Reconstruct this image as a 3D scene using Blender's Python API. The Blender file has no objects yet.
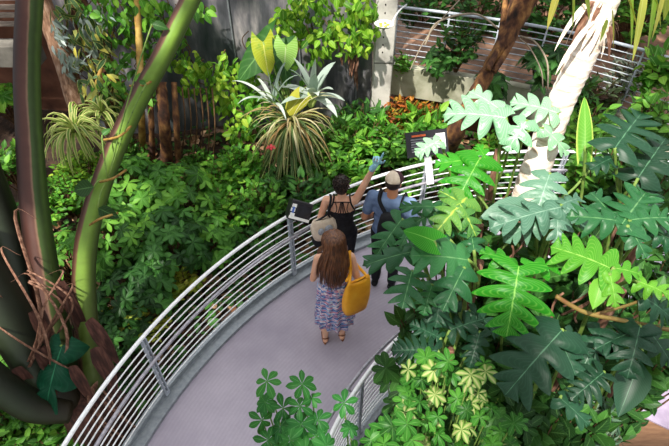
import bpy, math, random
import numpy as np
from mathutils import Vector
PI = math.pi
rng = np.random.default_rng(7)
random.seed(7)
SC = bpy.context.scene
COL = SC.collection

# ------------------------------------------------------------------ camera
F_PX = 520.0
TH = math.radians(44)
CZ = 5.15
CT, ST = math.cos(TH), math.sin(TH)
cam_d = bpy.data.cameras.new('camera')
cam = bpy.data.objects.new('camera', cam_d)
COL.objects.link(cam)
cam_d.sensor_width = 36
cam_d.lens = F_PX / 669 * 36
cam.location = (0, 0, CZ)
cam.rotation_euler = (PI / 2 - TH, 0, 0)
cam_d.clip_start = 0.05
cam_d.clip_end = 200
SC.camera = cam
CAMP = np.array([0, 0, CZ])


def A(*v):
    return np.array(v, float)


def ray(px, py):
    x = (px - 334.5) / F_PX
    y = -(py - 223) / F_PX
    return A(x, CT + y * ST, -ST + y * CT)


def at(px, py, t):            # point seen at a pixel at axial distance t
    return CAMP + ray(px, py) * t


def onz(px, py, z):           # point seen at a pixel on height z
    d = ray(px, py)
    return CAMP + d * ((z - CZ) / d[2])


def ony(px, py, Y):
    d = ray(px, py)
    return CAMP + d * (Y / d[1])


def nrm(v):
    v = np.asarray(v, float)
    n = np.linalg.norm(v, axis=-1, keepdims=True)
    return v / np.maximum(n, 1e-9)


# ------------------------------------------------------------------ mesh builder
class MB:
    def __init__(s):
        s.V = []; s.F = []; s.R = []; s.U = []; s.MI = []; s.n = 0

    def add(s, V, F, rnd=0.5, uv=None, mi=0):
        V = np.asarray(V, float).reshape(-1, 3)
        n = len(V)
        s.V.append(V)
        s.R.append(np.broadcast_to(np.asarray(rnd, float), (n,)).copy())
        s.U.append(np.zeros((n, 3)) if uv is None else np.asarray(uv, float))
        if isinstance(F, np.ndarray):
            s.F.append(F + s.n)
            s.MI.append(np.full(len(F), mi))
        else:
            for f in F:
                s.F.append(np.array([f]) + s.n)
                s.MI.append(np.array([mi]))
        s.n += n

    def build(s, name, mats, parent=None, smooth=True):
        V = np.concatenate(s.V)
        me = bpy.data.meshes.new(name)
        tot = np.concatenate([np.full(len(f), f.shape[1]) for f in s.F]).astype(np.int32)
        loops = np.concatenate([f.ravel() for f in s.F]).astype(np.int32)
        me.vertices.add(len(V)); me.vertices.foreach_set('co', V.astype(np.float32).ravel())
        me.loops.add(len(loops)); me.loops.foreach_set('vertex_index', loops)
        me.polygons.add(len(tot))
        st = np.concatenate([[0], np.cumsum(tot)[:-1]]).astype(np.int32)
        me.polygons.foreach_set('loop_start', st)
        me.polygons.foreach_set('loop_total', tot)
        me.polygons.foreach_set('material_index', np.concatenate(s.MI).astype(np.int32))
        me.polygons.foreach_set('use_smooth', np.full(len(tot), bool(smooth)))
        a = me.attributes.new('rnd', 'FLOAT', 'POINT'); a.data.foreach_set('value', np.concatenate(s.R).astype(np.float32))
        a = me.attributes.new('luv', 'FLOAT_VECTOR', 'POINT'); a.data.foreach_set('vector', np.concatenate(s.U).astype(np.float32).ravel())
        me.update(calc_edges=True); me.validate()
        for m in (mats if isinstance(mats, (list, tuple)) else [mats]):
            me.materials.append(m)
        o = bpy.data.objects.new(name, me)
        COL.objects.link(o)
        if parent is not None:
            o.parent = parent
            o.matrix_parent_inverse = parent.matrix_basis.inverted()
        return o

    # ---- shapes
    def box(s, c, h, R=None, mi=0):
        q = np.array([[x, y, z] for x in (-1, 1) for y in (-1, 1) for z in (-1, 1)], float) * np.asarray(h, float)
        if R is not None: q = q @ np.asarray(R, float).T
        s.add(q + np.asarray(c, float), np.array([[0, 1, 3, 2], [4, 6, 7, 5], [0, 4, 5, 1], [2, 3, 7, 6], [0, 2, 6, 4], [1, 5, 7, 3]]), mi=mi)

    def tube(s, P, r, k=6, caps=True, mi=0, rnd=0.5, squash=None, up=None):
        P = np.asarray(P, float); n = len(P)
        r = np.broadcast_to(np.asarray(r, float), (n,))
        T = nrm(np.gradient(P, axis=0))
        u = A(0, 0, 1) if up is None else np.asarray(up, float)
        if up is None and abs(T[0] @ u) > .9: u = A(1, 0, 0)
        X = np.zeros((n, 3)); 
        for i in range(n):
            u = u - T[i] * (u @ T[i]); u = u / max(np.linalg.norm(u), 1e-9); X[i] = u
        Y = np.cross(T, X)
        a = np.arange(k) / k * 2 * PI
        sx, sy = (1, 1) if squash is None else squash
        V = P[:, None] + r[:, None, None] * (np.cos(a)[None, :, None] * X[:, None] * sx + np.sin(a)[None, :, None] * Y[:, None] * sy)
        i = np.arange(n - 1)[:, None] * k; j = np.arange(k)[None, :]; j2 = (j + 1) % k
        F = np.stack([i + j, i + j2, i + k + j2, i + k + j], -1).reshape(-1, 4)
        uv = np.zeros((n, k, 3)); uv[:, :, 1] = np.linspace(0, 1, n)[:, None]; uv[:, :, 0] = np.cos(a)[None]; uv[:, :, 2] = np.sin(a)[None]
        s.add(V.reshape(-1, 3), F, rnd, uv.reshape(-1, 3), mi)
        if caps:
            b = s.n - n * k
            s.F.append(np.array([[b + q for q in range(k)][::-1]])); s.F.append(np.array([[b + (n - 1) * k + q for q in range(k)]]))
            s.MI += [np.array([mi]), np.array([mi])]

    def ell(s, c, r, R=None, nu=14, nv=9, mi=0, rnd=.5):
        th = np.linspace(0, PI, nv); ph = np.arange(nu) / nu * 2 * PI
        V = np.stack([np.sin(th)[:, None] * np.cos(ph), np.sin(th)[:, None] * np.sin(ph), np.cos(th)[:, None] * np.ones(nu)], -1).reshape(-1, 3)
        V = V * np.asarray(r, float)
        if R is not None: V = V @ np.asarray(R, float).T
        i = np.arange(nv - 1)[:, None] * nu; j = np.arange(nu)[None]; j2 = (j + 1) % nu
        s.add(V + np.asarray(c, float), np.stack([i + j, i + nu + j, i + nu + j2, i + j2], -1).reshape(-1, 4), rnd, mi=mi)

    def cap(s, a, b, ra, rb, k=12, mi=0):
        a = np.asarray(a, float); b = np.asarray(b, float)
        d = nrm(b - a); pts = []; rr = []
        for q in np.linspace(0, 1, 5)[:-1]:
            w = PI / 2 * q; pts.append(a - d * ra * math.cos(w)); rr.append(max(ra * math.sin(w), ra * .04))
        pts += [a, b]; rr += [ra, rb]
        for q in np.linspace(1, 0, 5)[1:]:
            w = PI / 2 * q; pts.append(b + d * rb * math.cos(w)); rr.append(max(rb * math.sin(w), rb * .04))
        u = A(1, 0, 0) if abs(d[0]) < .9 else A(0, 1, 0)
        x = nrm(u - d * (u @ d)); y = np.cross(d, x)
        an = np.arange(k) / k * 2 * PI
        P = np.array(pts); rr = np.array(rr); n = len(P)
        V = P[:, None] + rr[:, None, None] * (np.cos(an)[None, :, None] * x + np.sin(an)[None, :, None] * y)
        i = np.arange(n - 1)[:, None] * k; j = np.arange(k)[None]; j2 = (j + 1) % k
        s.add(V.reshape(-1, 3), np.stack([i + j, i + j2, i + k + j2, i + k + j], -1).reshape(-1, 4), mi=mi)
        b0 = s.n - n * k
        s.F.append(np.array([[b0 + q for q in range(k)][::-1]])); s.F.append(np.array([[b0 + (n - 1) * k + q for q in range(k)]]))
        s.MI += [np.array([mi]), np.array([mi])]

    def grid(s, P, mi=0, rnd=.5, closed=False, uv=None):     # P: n x m x 3
        n, m = P.shape[:2]
        i = np.arange(n - 1)[:, None] * m
        if closed:
            j = np.arange(m)[None]; j2 = (j + 1) % m
        else:
            j = np.arange(m - 1)[None]; j2 = j + 1
        if uv is None:
            uv = np.zeros((n, m, 3)); uv[..., 0] = np.linspace(-1, 1, m)[None]; uv[..., 1] = np.linspace(0, 1, n)[:, None]
        s.add(P.reshape(-1, 3), np.stack([i + j, i + j2, i + m + j2, i + m + j], -1).reshape(-1, 4), rnd, uv.reshape(-1, 3), mi)

    def scatter(s, T, P, Y, N, S, rnd, W=1.0, mi=0):
        """copies of leaf template T=(V,F,UV) at P, length along Y, face normal N, size S"""
        V, F, U = T
        P = np.asarray(P, float).reshape(-1, 3); M = len(P)
        if M == 0: return
        Y = nrm(np.broadcast_to(Y, (M, 3))); N = np.broadcast_to(N, (M, 3))
        X = nrm(np.cross(Y, N)); Z = np.cross(X, Y)
        S = np.broadcast_to(np.asarray(S, float), (M,)); W = np.broadcast_to(np.asarray(W, float), (M,))
        rnd = np.broadcast_to(np.asarray(rnd, float), (M,))
        Q = P[:, None] + S[:, None, None] * (V[None, :, 0:1] * X[:, None] * W[:, None, None] + V[None, :, 1:2] * Y[:, None] + V[None, :, 2:3] * Z[:, None])
        n = len(V)
        FF = (F[None] + (np.arange(M) * n)[:, None, None]).reshape(-1, F.shape[1])
        s.add(Q.reshape(-1, 3), FF, np.repeat(rnd, n), np.tile(U, (M, 1)), mi)


def props(o, label=None, cat=None, group=None, kind=None):
    if label: o['label'] = label
    if cat: o['category'] = cat
    if group: o['group'] = group
    if kind: o['kind'] = kind
    return o


def empty(name, loc, label, cat, group=None):
    o = bpy.data.objects.new(name, None)
    COL.objects.link(o); o.location = tuple(float(v) for v in loc); o.empty_display_size = .1
    return props(o, label, cat, group)


# ------------------------------------------------------------------ materials
def new_mat(name):
    m = bpy.data.materials.new(name); m.use_nodes = True
    nt = m.node_tree; nt.nodes.clear()
    out = nt.nodes.new('ShaderNodeOutputMaterial')
    return m, nt, out


def hexc(h):
    h = h.lstrip('#'); v = [int(h[i:i + 2], 16) / 255 for i in (0, 2, 4)]
    return tuple(c / 12.92 if c <= .04045 else ((c + .055) / 1.055) ** 2.4 for c in v) + (1,)


def ramp(nt, fac, cols, pos=None, interp='LINEAR'):
    r = nt.nodes.new('ShaderNodeValToRGB'); r.color_ramp.interpolation = interp
    e = r.color_ramp.elements
    n = len(cols); pos = pos or [i / max(n - 1, 1) for i in range(n)]
    while len(e) < n: e.new(.5)
    for i, c in enumerate(cols):
        e[i].position = pos[i]; e[i].color = hexc(c) if isinstance(c, str) else c
    nt.links.new(fac, r.inputs[0])
    return r.outputs[0]


def math_n(nt, op, a, b=None, clamp=False):
    n = nt.nodes.new('ShaderNodeMath'); n.operation = op; n.use_clamp = clamp
    for i, v in enumerate((a, b)):
        if v is None: continue
        if isinstance(v, (int, float)): n.inputs[i].default_value = v
        else: nt.links.new(v, n.inputs[i])
    return n.outputs[0]


def mix(nt, fac, a, b, mode='MIX'):
    n = nt.nodes.new('ShaderNodeMix'); n.data_type = 'RGBA'; n.blend_type = mode
    for s_, v in ((n.inputs[0], fac), (n.inputs[6], a), (n.inputs[7], b)):
        if isinstance(v, (int, float)): s_.default_value = v
        elif isinstance(v, str): s_.default_value = hexc(v)
        elif isinstance(v, tuple): s_.default_value = v
        else: nt.links.new(v, s_)
    return n.outputs[2]


def noise(nt, scale=5, detail=4, coord='Object', stretch=None, rough=.55):
    tc = nt.nodes.new('ShaderNodeTexCoord'); src = tc.outputs[coord]
    if stretch is not None:
        mp = nt.nodes.new('ShaderNodeMapping'); mp.inputs['Scale'].default_value = stretch
        nt.links.new(src, mp.inputs[0]); src = mp.outputs[0]
    n = nt.nodes.new('ShaderNodeTexNoise'); n.inputs['Scale'].default_value = scale; n.inputs['Detail'].default_value = detail
    n.inputs['Roughness'].default_value = rough
    nt.links.new(src, n.inputs['Vector'])
    return n.outputs[0]


def bump(nt, h, strength=.3, dist=.02):
    b = nt.nodes.new('ShaderNodeBump'); b.inputs['Strength'].default_value = strength; b.inputs['Distance'].default_value = dist
    nt.links.new(h, b.inputs['Height'])
    return b.outputs[0]


def bsdf(nt, out, col, rough=.6, metal=0, spec=.5, nor=None):
    p = nt.nodes.new('ShaderNodeBsdfPrincipled')
    p.inputs['Roughness'].default_value = rough; p.inputs['Metallic'].default_value = metal
    p.inputs['Specular IOR Level'].default_value = spec
    if isinstance(col, str): p.inputs['Base Color'].default_value = hexc(col)
    else: nt.links.new(col, p.inputs['Base Color'])
    if nor is not None: nt.links.new(nor, p.inputs['Normal'])
    nt.links.new(p.outputs[0], out.inputs[0])
    return p


def mottled(name, cols, scale=6, rough=.7, metal=0, b=.2, stretch=None, spec=.4, dist=.01, pos=None, detail=5):
    m, nt, out = new_mat(name)
    f = noise(nt, scale, detail, stretch=stretch)
    c = ramp(nt, f, cols, pos or list(np.linspace(.3, .7, len(cols))))
    bsdf(nt, out, c, rough, metal, spec, bump(nt, f, b, dist) if b else None)
    return m


def leafmat(name, cols, vein=None, veinw=.07, rough=.42, trans=.25, side=0.0, edge=None, edgew=.75, spots=None, nveins=16, spec=.16):
    m, nt, out = new_mat(name)
    ar = nt.nodes.new('ShaderNodeAttribute'); ar.attribute_name = 'rnd'
    al = nt.nodes.new('ShaderNodeAttribute'); al.attribute_name = 'luv'
    sp = nt.nodes.new('ShaderNodeSeparateXYZ'); nt.links.new(al.outputs['Vector'], sp.inputs[0])
    u = math_n(nt, 'ABSOLUTE', sp.outputs[0]); v = sp.outputs[1]
    c = ramp(nt, ar.outputs['Fac'], cols)
    if spots:
        f = noise(nt, spots[1], 3)
        c = mix(nt, ramp(nt, f, [(0, 0, 0, 1), (1, 1, 1, 1)], [spots[2], spots[2] + .12]), c, spots[0])
    if edge:
        c = mix(nt, math_n(nt, 'MULTIPLY', math_n(nt, 'SUBTRACT', u, edgew, True), 1 / (1 - edgew) * 1.4, True), c, edge)
    if side:
        w = math_n(nt, 'SINE', math_n(nt, 'MULTIPLY', math_n(nt, 'SUBTRACT', v, math_n(nt, 'MULTIPLY', u, .25)), nveins * 6.283))
        w = math_n(nt, 'POWER', math_n(nt, 'MULTIPLY', math_n(nt, 'ADD', w, 1), .5), 6)
        c = mix(nt, math_n(nt, 'MULTIPLY', w, side), c, vein or cols[-1])
    if vein:
        k = math_n(nt, 'MULTIPLY', math_n(nt, 'SUBTRACT', veinw, u, True), .8 / veinw, True)
        c = mix(nt, k, c, vein)
    p = bsdf(nt, out, c, rough, 0, spec)
    if trans:
        t = nt.nodes.new('ShaderNodeBsdfTranslucent')
        nt.links.new(mix(nt, .35, c, '#a8d040'), t.inputs[0])
        mx = nt.nodes.new('ShaderNodeMixShader'); mx.inputs[0].default_value = trans
        nt.links.new(p.outputs[0], mx.inputs[1]); nt.links.new(t.outputs[0], mx.inputs[2])
        nt.links.new(mx.outputs[0], out.inputs[0])
    return m


def stalkmat(name, stripes, pos, scale=3):
    """smooth stalk whose colour runs in stripes along its length"""
    m, nt, out = new_mat(name)
    al = nt.nodes.new('ShaderNodeAttribute'); al.attribute_name = 'luv'
    sp = nt.nodes.new('ShaderNodeSeparateXYZ'); nt.links.new(al.outputs['Vector'], sp.inputs[0])
    f = noise(nt, scale, 3)
    k = math_n(nt, 'ADD', math_n(nt, 'MULTIPLY', math_n(nt, 'ADD', sp.outputs[2], 1), .5), math_n(nt, 'MULTIPLY', math_n(nt, 'SUBTRACT', f, .5), .16))
    g = noise(nt, 14, 3)
    c = mix(nt, math_n(nt, 'MULTIPLY', g, .4), ramp(nt, k, stripes, pos), stripes[0])
    c = mix(nt, math_n(nt, 'MULTIPLY', math_n(nt, 'SUBTRACT', .42, sp.outputs[1], True), 1.7, True), c, '#2c2214')      # old woody foot
    bsdf(nt, out, c, .5, 0, .4, bump(nt, f, .1, .01))
    return m


# ------------------------------------------------------------------ leaf templates (length 1 along y, normal +z)
def T_grid(P, uv):
    n, m = P.shape[:2]
    i = np.arange(n - 1)[:, None] * m; j = np.arange(m - 1)[None]
    F = np.stack([i + j, i + j + 1, i + m + j + 1, i + m + j], -1).reshape(-1, 4)
    return P.reshape(-1, 3), F, uv.reshape(-1, 3)


def T_oval(w=.2, nu=5, nv=2, fold=.25, droop=.2, peak=.45, tip=1.0, wave=0):
    u = np.linspace(0, 1, nu + 1)[:, None]; v = np.linspace(-1, 1, 2 * nv + 1)[None]
    k = math.log(.5) / math.log(peak)
    W = w * np.sin(PI * np.clip(u, 0, 1) ** k) ** .75
    W = W * (1 - .25 * tip * u ** 4)
    x = W * v; y = u + 0 * v
    z = np.abs(x) * fold - droop * u ** 2 + wave * np.sin(u * 14) * np.abs(v) ** 2 * w
    uv = np.stack([v + 0 * u, u + 0 * v, 0 * (u + v)], -1)
    return T_grid(np.stack([x, y, z], -1), uv)


def T_heart(w=.44, nu=12, nv=4, droop=.22, fold=.06, back=.28):
    u = np.linspace(0, 1, nu + 1)[:, None]; v = np.linspace(-1, 1, 2 * nv + 1)[None]
    W = w * np.sin(PI * np.clip(.2 + .8 * u, 0, 1) ** .85) ** .8 * (1 - .25 * u ** 3)
    x = W * v
    y = u + 0 * v - back * np.abs(v) ** 1.3 * (1 - u) ** 1.6 * 1.3 + np.abs(x) * .15 * u
    z = np.abs(x) * fold - droop * u ** 2 - .15 * (np.abs(x) ** 2) / w + .012 * np.cos(u * 40) * np.abs(v)
    uv = np.stack([v + 0 * u, u + 0 * v, 0 * (u + v)], -1)
    return T_grid(np.stack([x, y, z], -1), uv)


def T_lobed(nl=4, w=.5, depth=.7, back=1.0, fwd=.85, seed=0, droop=.25, fold=.12, per=12, nv=9, notchw=.13, curl=.28):
    """pinnately lobed aroid leaf: one blade cut by narrow notches into forward swept pointed lobes"""
    r = np.random.default_rng(seed)
    ub = .80; nu = int(per * nl / ub)
    u = np.linspace(0, 1, nu + 1)
    P = np.zeros((nu + 1, 2 * nv + 1, 3)); uv = np.zeros_like(P)
    for side in (-1, 1):
        env = (.62 + .55 * np.sin(PI * np.clip(u * 1.02 + .06, 0, 1))) * (1 - .42 * u)
        s = u / ub * nl + (.0 if side < 0 else r.uniform(-.25, .25)) * np.sin(np.clip(u / ub, 0, 1) * PI)
        k = np.clip(np.floor(s), 0, nl); f = s - k
        amp = r.uniform(.82, 1.12, nl + 2)[np.clip(k.astype(int), 0, nl)]
        dep = r.uniform(.75, 1.1, nl + 3)
        notch = np.zeros_like(u)
        for q in range(1, nl + 1): notch = np.maximum(notch, np.minimum(1, depth * dep[q]) * np.exp(-np.abs((s - q) / notchw) ** 1.5))
        point = 1 - .55 * np.abs(np.clip(f, 0, 1) - .58) ** 1.1 * 2
        tip = s > nl
        W = w * env * amp * point * (1 - notch)
        tt = np.clip((u - ub) / (1 - ub), 0, 1)
        Wt = w * .36 * np.sin(PI * np.clip(.32 + .68 * tt, 0, 1)) ** .9 * (1 - notch)
        W = np.where(tip, Wt, W)
        sweep = -back + (back + fwd) * np.clip(u / ub, 0, 1) ** .6
        sweep = np.where(tip, fwd * (1 - tt) , sweep)
        for j in range(nv + 1):
            v = j / nv; x = W * v; col = nv + side * j
            P[:, col, 0] = side * x
            P[:, col, 1] = u + x * sweep * (.7 + .6 * v * v) * .8
            P[:, col, 2] = fold * x - curl * x ** 2 / w * 2 - droop * u ** 2 + np.cos(2 * PI * (s - .5)) * .014 * min(1, v * 2) + .010 * np.cos(2 * PI * 3 * s) * v * (1 - v) - .05 * v ** 3 * np.sin(u * 9 + seed)
            uv[:, col, 0] = side * v; uv[:, col, 1] = u
    return T_grid(P, uv)


def strap(mb, base, d, L, w, droop, n=8, rnd=.5, curl=0, mi=0, tipw=0.02, up=None):
    """one long narrow leaf arching from base along d"""
    d = nrm(d); P = [np.asarray(base, float)]; dd = d.copy(); st = L / n
    for i in range(n):
        dd = nrm(dd + A(0, 0, -droop * (i + 1) / n * 2 / n * 2)); P.append(P[-1] + dd * st)
    P = np.array(P); T = nrm(np.gradient(P, axis=0))
    s = np.cross(T, A(0, 0, 1) if up is None else up); s = nrm(s + 1e-6)
    nn = nrm(np.cross(s, T))
    u = np.linspace(0, 1, n + 1)
    W = w * np.clip(np.minimum(1, .6 + u * 2) * (1 - u ** 3), tipw, 1)
    G = np.stack([P - s * W[:, None] + nn * W[:, None] * .3, P, P + s * W[:, None] + nn * W[:, None] * .3], 1)
    mb.grid(G, mi, rnd)


def bez(a, b, c, n=8):
    t = np.linspace(0, 1, n)[:, None]
    return (1 - t) ** 2 * a + 2 * t * (1 - t) * b + t ** 2 * c


def spline(P, n=40):
    P = np.asarray(P, float); m = len(P)
    Q = np.vstack([2 * P[0] - P[1], P, 2 * P[-1] - P[-2]])
    out = []
    for x in np.linspace(0, m - 1 - 1e-9, n):
        i = int(x); t = x - i; a, b, c, d = Q[i:i + 4]
        out.append(.5 * ((2 * b) + (c - a) * t + (2 * a - 5 * b + 4 * c - d) * t * t + (3 * b - a - 3 * c + d) * t ** 3))
    return np.array(out)
WORLD_S, SUN_S, EXPO = 1.45, 7.0, 0.15
# ------------------------------------------------------------------ world and light
w = bpy.data.worlds.new('world'); SC.world = w; w.use_nodes = True
bg = w.node_tree.nodes['Background']
nt = w.node_tree; tcw = nt.nodes.new('ShaderNodeTexCoord'); sx = nt.nodes.new('ShaderNodeSeparateXYZ'); nt.links.new(tcw.outputs['Generated'], sx.inputs[0])
mr = nt.nodes.new('ShaderNodeMapRange'); mr.inputs[1].default_value = .1; mr.inputs[2].default_value = .95; mr.inputs[3].default_value = .30 * WORLD_S; mr.inputs[4].default_value = 1.5 * WORLD_S
nt.links.new(sx.outputs[2], mr.inputs[0]); nt.links.new(mr.outputs[0], bg.inputs[1])      # daylight falls in through the glass roof, little from the sides
bg.inputs[0].default_value = (.95, .97, 1, 1)
SUN_D = nrm(A(-.38, -.5, 1.0))                      # towards the sun
sd = bpy.data.lights.new('sun', 'SUN'); sd.energy = SUN_S; sd.angle = math.radians(1.3); sd.color = (1, .95, .86)
so = bpy.data.objects.new('sun', sd); COL.objects.link(so)
so.rotation_euler = Vector(SUN_D).to_track_quat('Z', 'Y').to_euler()
SC.view_settings.view_transform = 'Standard'; SC.view_settings.look = 'None'
SC.view_settings.gamma = 1; SC.view_settings.use_curve_mapping = False
SC.view_settings.exposure = EXPO

# ------------------------------------------------------------------ materials of the setting
M_deck, nt, out = new_mat('grey deck')
f1 = noise(nt, 1.3, 4); f2 = noise(nt, 28, 4)
c = ramp(nt, f1, ['#a39aa8', '#b3a9b6', '#c0b6c2'], [.32, .5, .68])
c = mix(nt, math_n(nt, 'MULTIPLY', f2, .35), c, '#8f8895')
tc = nt.nodes.new('ShaderNodeTexCoord'); mp = nt.nodes.new('ShaderNodeMapping'); mp.inputs['Location'].default_value = (-2.8, -.53, 0)
nt.links.new(tc.outputs['Object'], mp.inputs[0])
wv = nt.nodes.new('ShaderNodeTexWave'); wv.wave_type = 'RINGS'; wv.rings_direction = 'Z'; wv.inputs['Scale'].default_value = 8; wv.inputs['Distortion'].default_value = .6
nt.links.new(mp.outputs[0], wv.inputs[0])
c = mix(nt, math_n(nt, 'MULTIPLY', wv.outputs[1], .14), c, '#8a8490')
bsdf(nt, out, c, .62, 0, .35, bump(nt, f2, .12, .004))
M_curb = mottled('galvanised edge', ['#858b90', '#a0a6aa'], 20, .45, .5, .05)
M_rail = mottled('white rail', ['#eceded', '#fafafa'], 30, .35, 0, .02)
M_steel = mottled('brushed steel', ['#8d8b93', '#b9b4bc'], 30, .3, .3, .02)
M_conc = mottled('pale concrete', ['#a09c94', '#c6c2ba', '#d8d4cc'], 3.5, .85, 0, .25)
M_concl = mottled('mossy concrete', ['#7f8068', '#a9a893', '#bdb9a8'], 3, .85, 0, .25)
M_soil = mottled('dark mulch soil', ['#1d140d', '#33241a', '#4b3526'], 9, .95, 0, .8, dist=.05)
M_wall, nt, out = new_mat('streaked dark panel')
f = noise(nt, 1.6, 6, stretch=(3, 1, .8)); g = noise(nt, .8, 3)
c = ramp(nt, f, ['#2f3336', '#5a5a60', '#8a8688', '#c4bcb8'], [.3, .48, .6, .75])
c = mix(nt, ramp(nt, g, [(0, 0, 0, 1), (.6, .6, .6, 1)], [.45, .65]), c, '#3a4a44')
bsdf(nt, out, c, .35, 0, .5, bump(nt, f, .2, .03))
M_brown = mottled('red brown wall', ['#4a2f24', '#6b4433', '#7d5440'], 2.5, .9, 0, .3)
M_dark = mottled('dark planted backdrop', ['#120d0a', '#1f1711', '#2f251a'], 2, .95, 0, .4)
M_wood = mottled('weathered slats', ['#6c6058', '#9a8d82'], 8, .8, 0, .2, stretch=(1, 8, 8))

CC = A(2.8, .53); RO, RI = 5.06, 3.1


def arc(R, a0, a1, z, n=60):
    a = np.radians(np.linspace(a0, a1, n))
    return np.stack([CC[0] + R * np.cos(a), CC[1] + R * np.sin(a), np.full(n, z)], -1)


def ring_slab(mb, r0, r1, z0, z1, a0, a1, n=70, mi=0):
    P = np.stack([arc(r0, a0, a1, z0, n), arc(r1, a0, a1, z0, n), arc(r1, a0, a1, z1, n), arc(r0, a0, a1, z1, n)], 1)
    mb.grid(P, mi, closed=True)
    b = mb.n - 4 * n
    mb.F += [np.array([[b, b + 1, b + 2, b + 3]]), np.array([[b + 4 * n - 1, b + 4 * n - 2, b + 4 * n - 3, b + 4 * n - 4]])]
    mb.MI += [np.array([mi]), np.array([mi])]


m = MB(); ring_slab(m, RI - .06, RO + .03, -.2, 0, 205, 38)
floor = m.build('floor', M_deck, smooth=False); props(floor, kind='structure')
m = MB(); ring_slab(m, RO - .13, RO + .04, .001, .05, 205, 38); ring_slab(m, RO - .012, RO + .05, -.2, .11, 205, 38)
props(m.build('trim_1', M_curb, smooth=False), kind='structure')
m = MB(); ring_slab(m, RI - .07, RI + .08, .001, .05, 205, 38); ring_slab(m, RI - .075, RI - .02, -.2, .09, 205, 38)
props(m.build('trim_2', M_curb, smooth=False), kind='structure')

# ground with soft mounds
GZ = -.6


def gz(x, y):
    r = math.hypot(x - CC[0], y - CC[1])
    return GZ + (.12 * math.sin(1.3 * x + .4) * math.cos(1.1 * y) if r > RO + .4 else 0) + (-.9 if r < RI - .4 else 0) * min(1, (RI - .4 - r) / .6 if r < RI - .4 else 0)


xs = np.linspace(-16, 18, 120); ys = np.linspace(-8, 22, 110)
P = np.array([[[x, y, gz(x, y)] for x in xs] for y in ys])
m = MB(); m.grid(P); props(m.build('ground', M_soil), kind='structure')
# a lower path inside the ring, brown planked edge
m = MB()
pa, pb = onz(615, 406, -.5), onz(700, 447, -.5)
d = nrm(pb - pa); s = np.cross(d, A(0, 0, 1))
L = 3
for o0, o1, hz, mi in ((-.55, 0, .05, 0), (0, .7, .03, 1)):
    cc = (pa + pb) / 2 + s * (o0 + o1) / 2
    R = np.stack([d, s, A(0, 0, 1)], 1)
    m.box(cc - d * .3, (L / 2, (o1 - o0) / 2, hz), R, mi)
M_path = mottled('violet grey path', ['#8a7d92', '#a89cb0'], 8, .7, 0, .1)
M_plank = mottled('tan timber edge', ['#6e4f38', '#8b674a'], 6, .8, 0, .2, stretch=(1, 6, 6))
props(m.build('floor_lower', [M_path, M_plank], smooth=False), kind='structure')

# back wall with streaked panels, its joints, concrete pillar
YB = 8.6
m = MB()
x0, x1 = -4.6, ony(372, 60, YB)[0]
m.box(((x0 + x1) / 2, YB + .1, 2.0), ((x1 - x0) / 2, .1, 2.7))
props(m.build('wall_back', M_wall, smooth=False), kind='structure')
m = MB()
for px in (236, 300, 357):
    q = ony(px, 60, YB); m.box((q[0], YB - .01, 2), (.012, .018, 2.68))
props(m.build('trim_3', M_curb, smooth=False), kind='structure')
q0, q1 = ony(377, 113, YB - .5), ony(392, 0, YB - .5)
m = MB(); cx = (q0[0] + q1[0]) / 2
m.box((cx, YB - .3, 1.9), (.16, .16, 2.6))
pil = m.build('concrete_pillar', M_conc, smooth=False)
props(pil, 'tall pale square concrete pillar at the end of the dark wall', 'pillar')
b_ = pil.modifiers.new('bevel', 'BEVEL'); b_.width = .015
m = MB()
for i in range(9): m.ell((cx - .03, YB - .462, 2.25 - i * .13), (.012, .006, .018), nu=8, nv=5)
m.build('bolt', M_dark, pil)
m = MB(); m.box((cx, YB - .461, 1.02), (.161, .003, .006)); m.build('joint', M_dark, pil)

# raised balcony walk behind on the right
BZ = .8
bp = [ony(388, 70, 8.7)] + [onz(px, py, BZ) for px, py in ((392, 66), (470, 78), (540, 92), (610, 112), (700, 146))]
bp = np.array(bp[1:]); bp[:, 2] = BZ
bcurve = spline(bp, 40)
m = MB()
nb = nrm(np.cross(np.gradient(bcurve, axis=0), A(0, 0, 1)))
nb = np.where(nb[:, 1:2] < 0, -nb, nb)              # away from the camera
P = np.stack([bcurve + A(0, 0, -.55), bcurve, bcurve + nb * .16, bcurve + nb * .16 + A(0, 0, -.55)], 1)
m.grid(P, closed=True)
props(m.build('trim_5', M_concl, smooth=False), kind='structure')
m = MB(); P = np.stack([bcurve + nb * .17 + A(0, 0, -.3), bcurve + nb * .17 + A(0, 0, -.06), bcurve + nb * 4.1 + A(0, 0, -.06), bcurve + nb * 4.1 + A(0, 0, -.3)], 1)
m.grid(P, closed=True)
props(m.build('balcony_floor', mottled('brown balcony deck', ['#4a382c', '#6e5342', '#9a7258'], 3, .9, 0, .2), smooth=False), kind='structure')
m = MB(); P = np.stack([bcurve + nb * .5 + A(0, 0, -2.2), bcurve + nb * .5 + A(0, 0, -.31)], 1); m.grid(P)
props(m.build('wall_below', M_brown, smooth=False), kind='structure')
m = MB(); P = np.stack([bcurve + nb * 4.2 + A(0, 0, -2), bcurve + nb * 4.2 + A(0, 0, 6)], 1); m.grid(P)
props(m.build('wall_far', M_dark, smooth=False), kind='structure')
# dark hollow and ledge at the far left
m = MB(); q = ony(20, 50, 8.0)
m.box((-6.9, 8.0, q[2] - .05), (2.1, .16, .17))
props(m.build('trim_4', mottled('grey ledge', ['#55524c', '#7a766e'], 4, .9, 0, .2), smooth=False), kind='structure')
m = MB(); m.box((-7.2, 9.3, 1.5), (2.7, .1, 3)); props(m.build('wall_left', M_brown, smooth=False), kind='structure')


# ------------------------------------------------------------------ railings
M_postm = mottled('grey painted post', ['#9aa2ac', '#b4bac2'], 20, .4, 0, .02)


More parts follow.
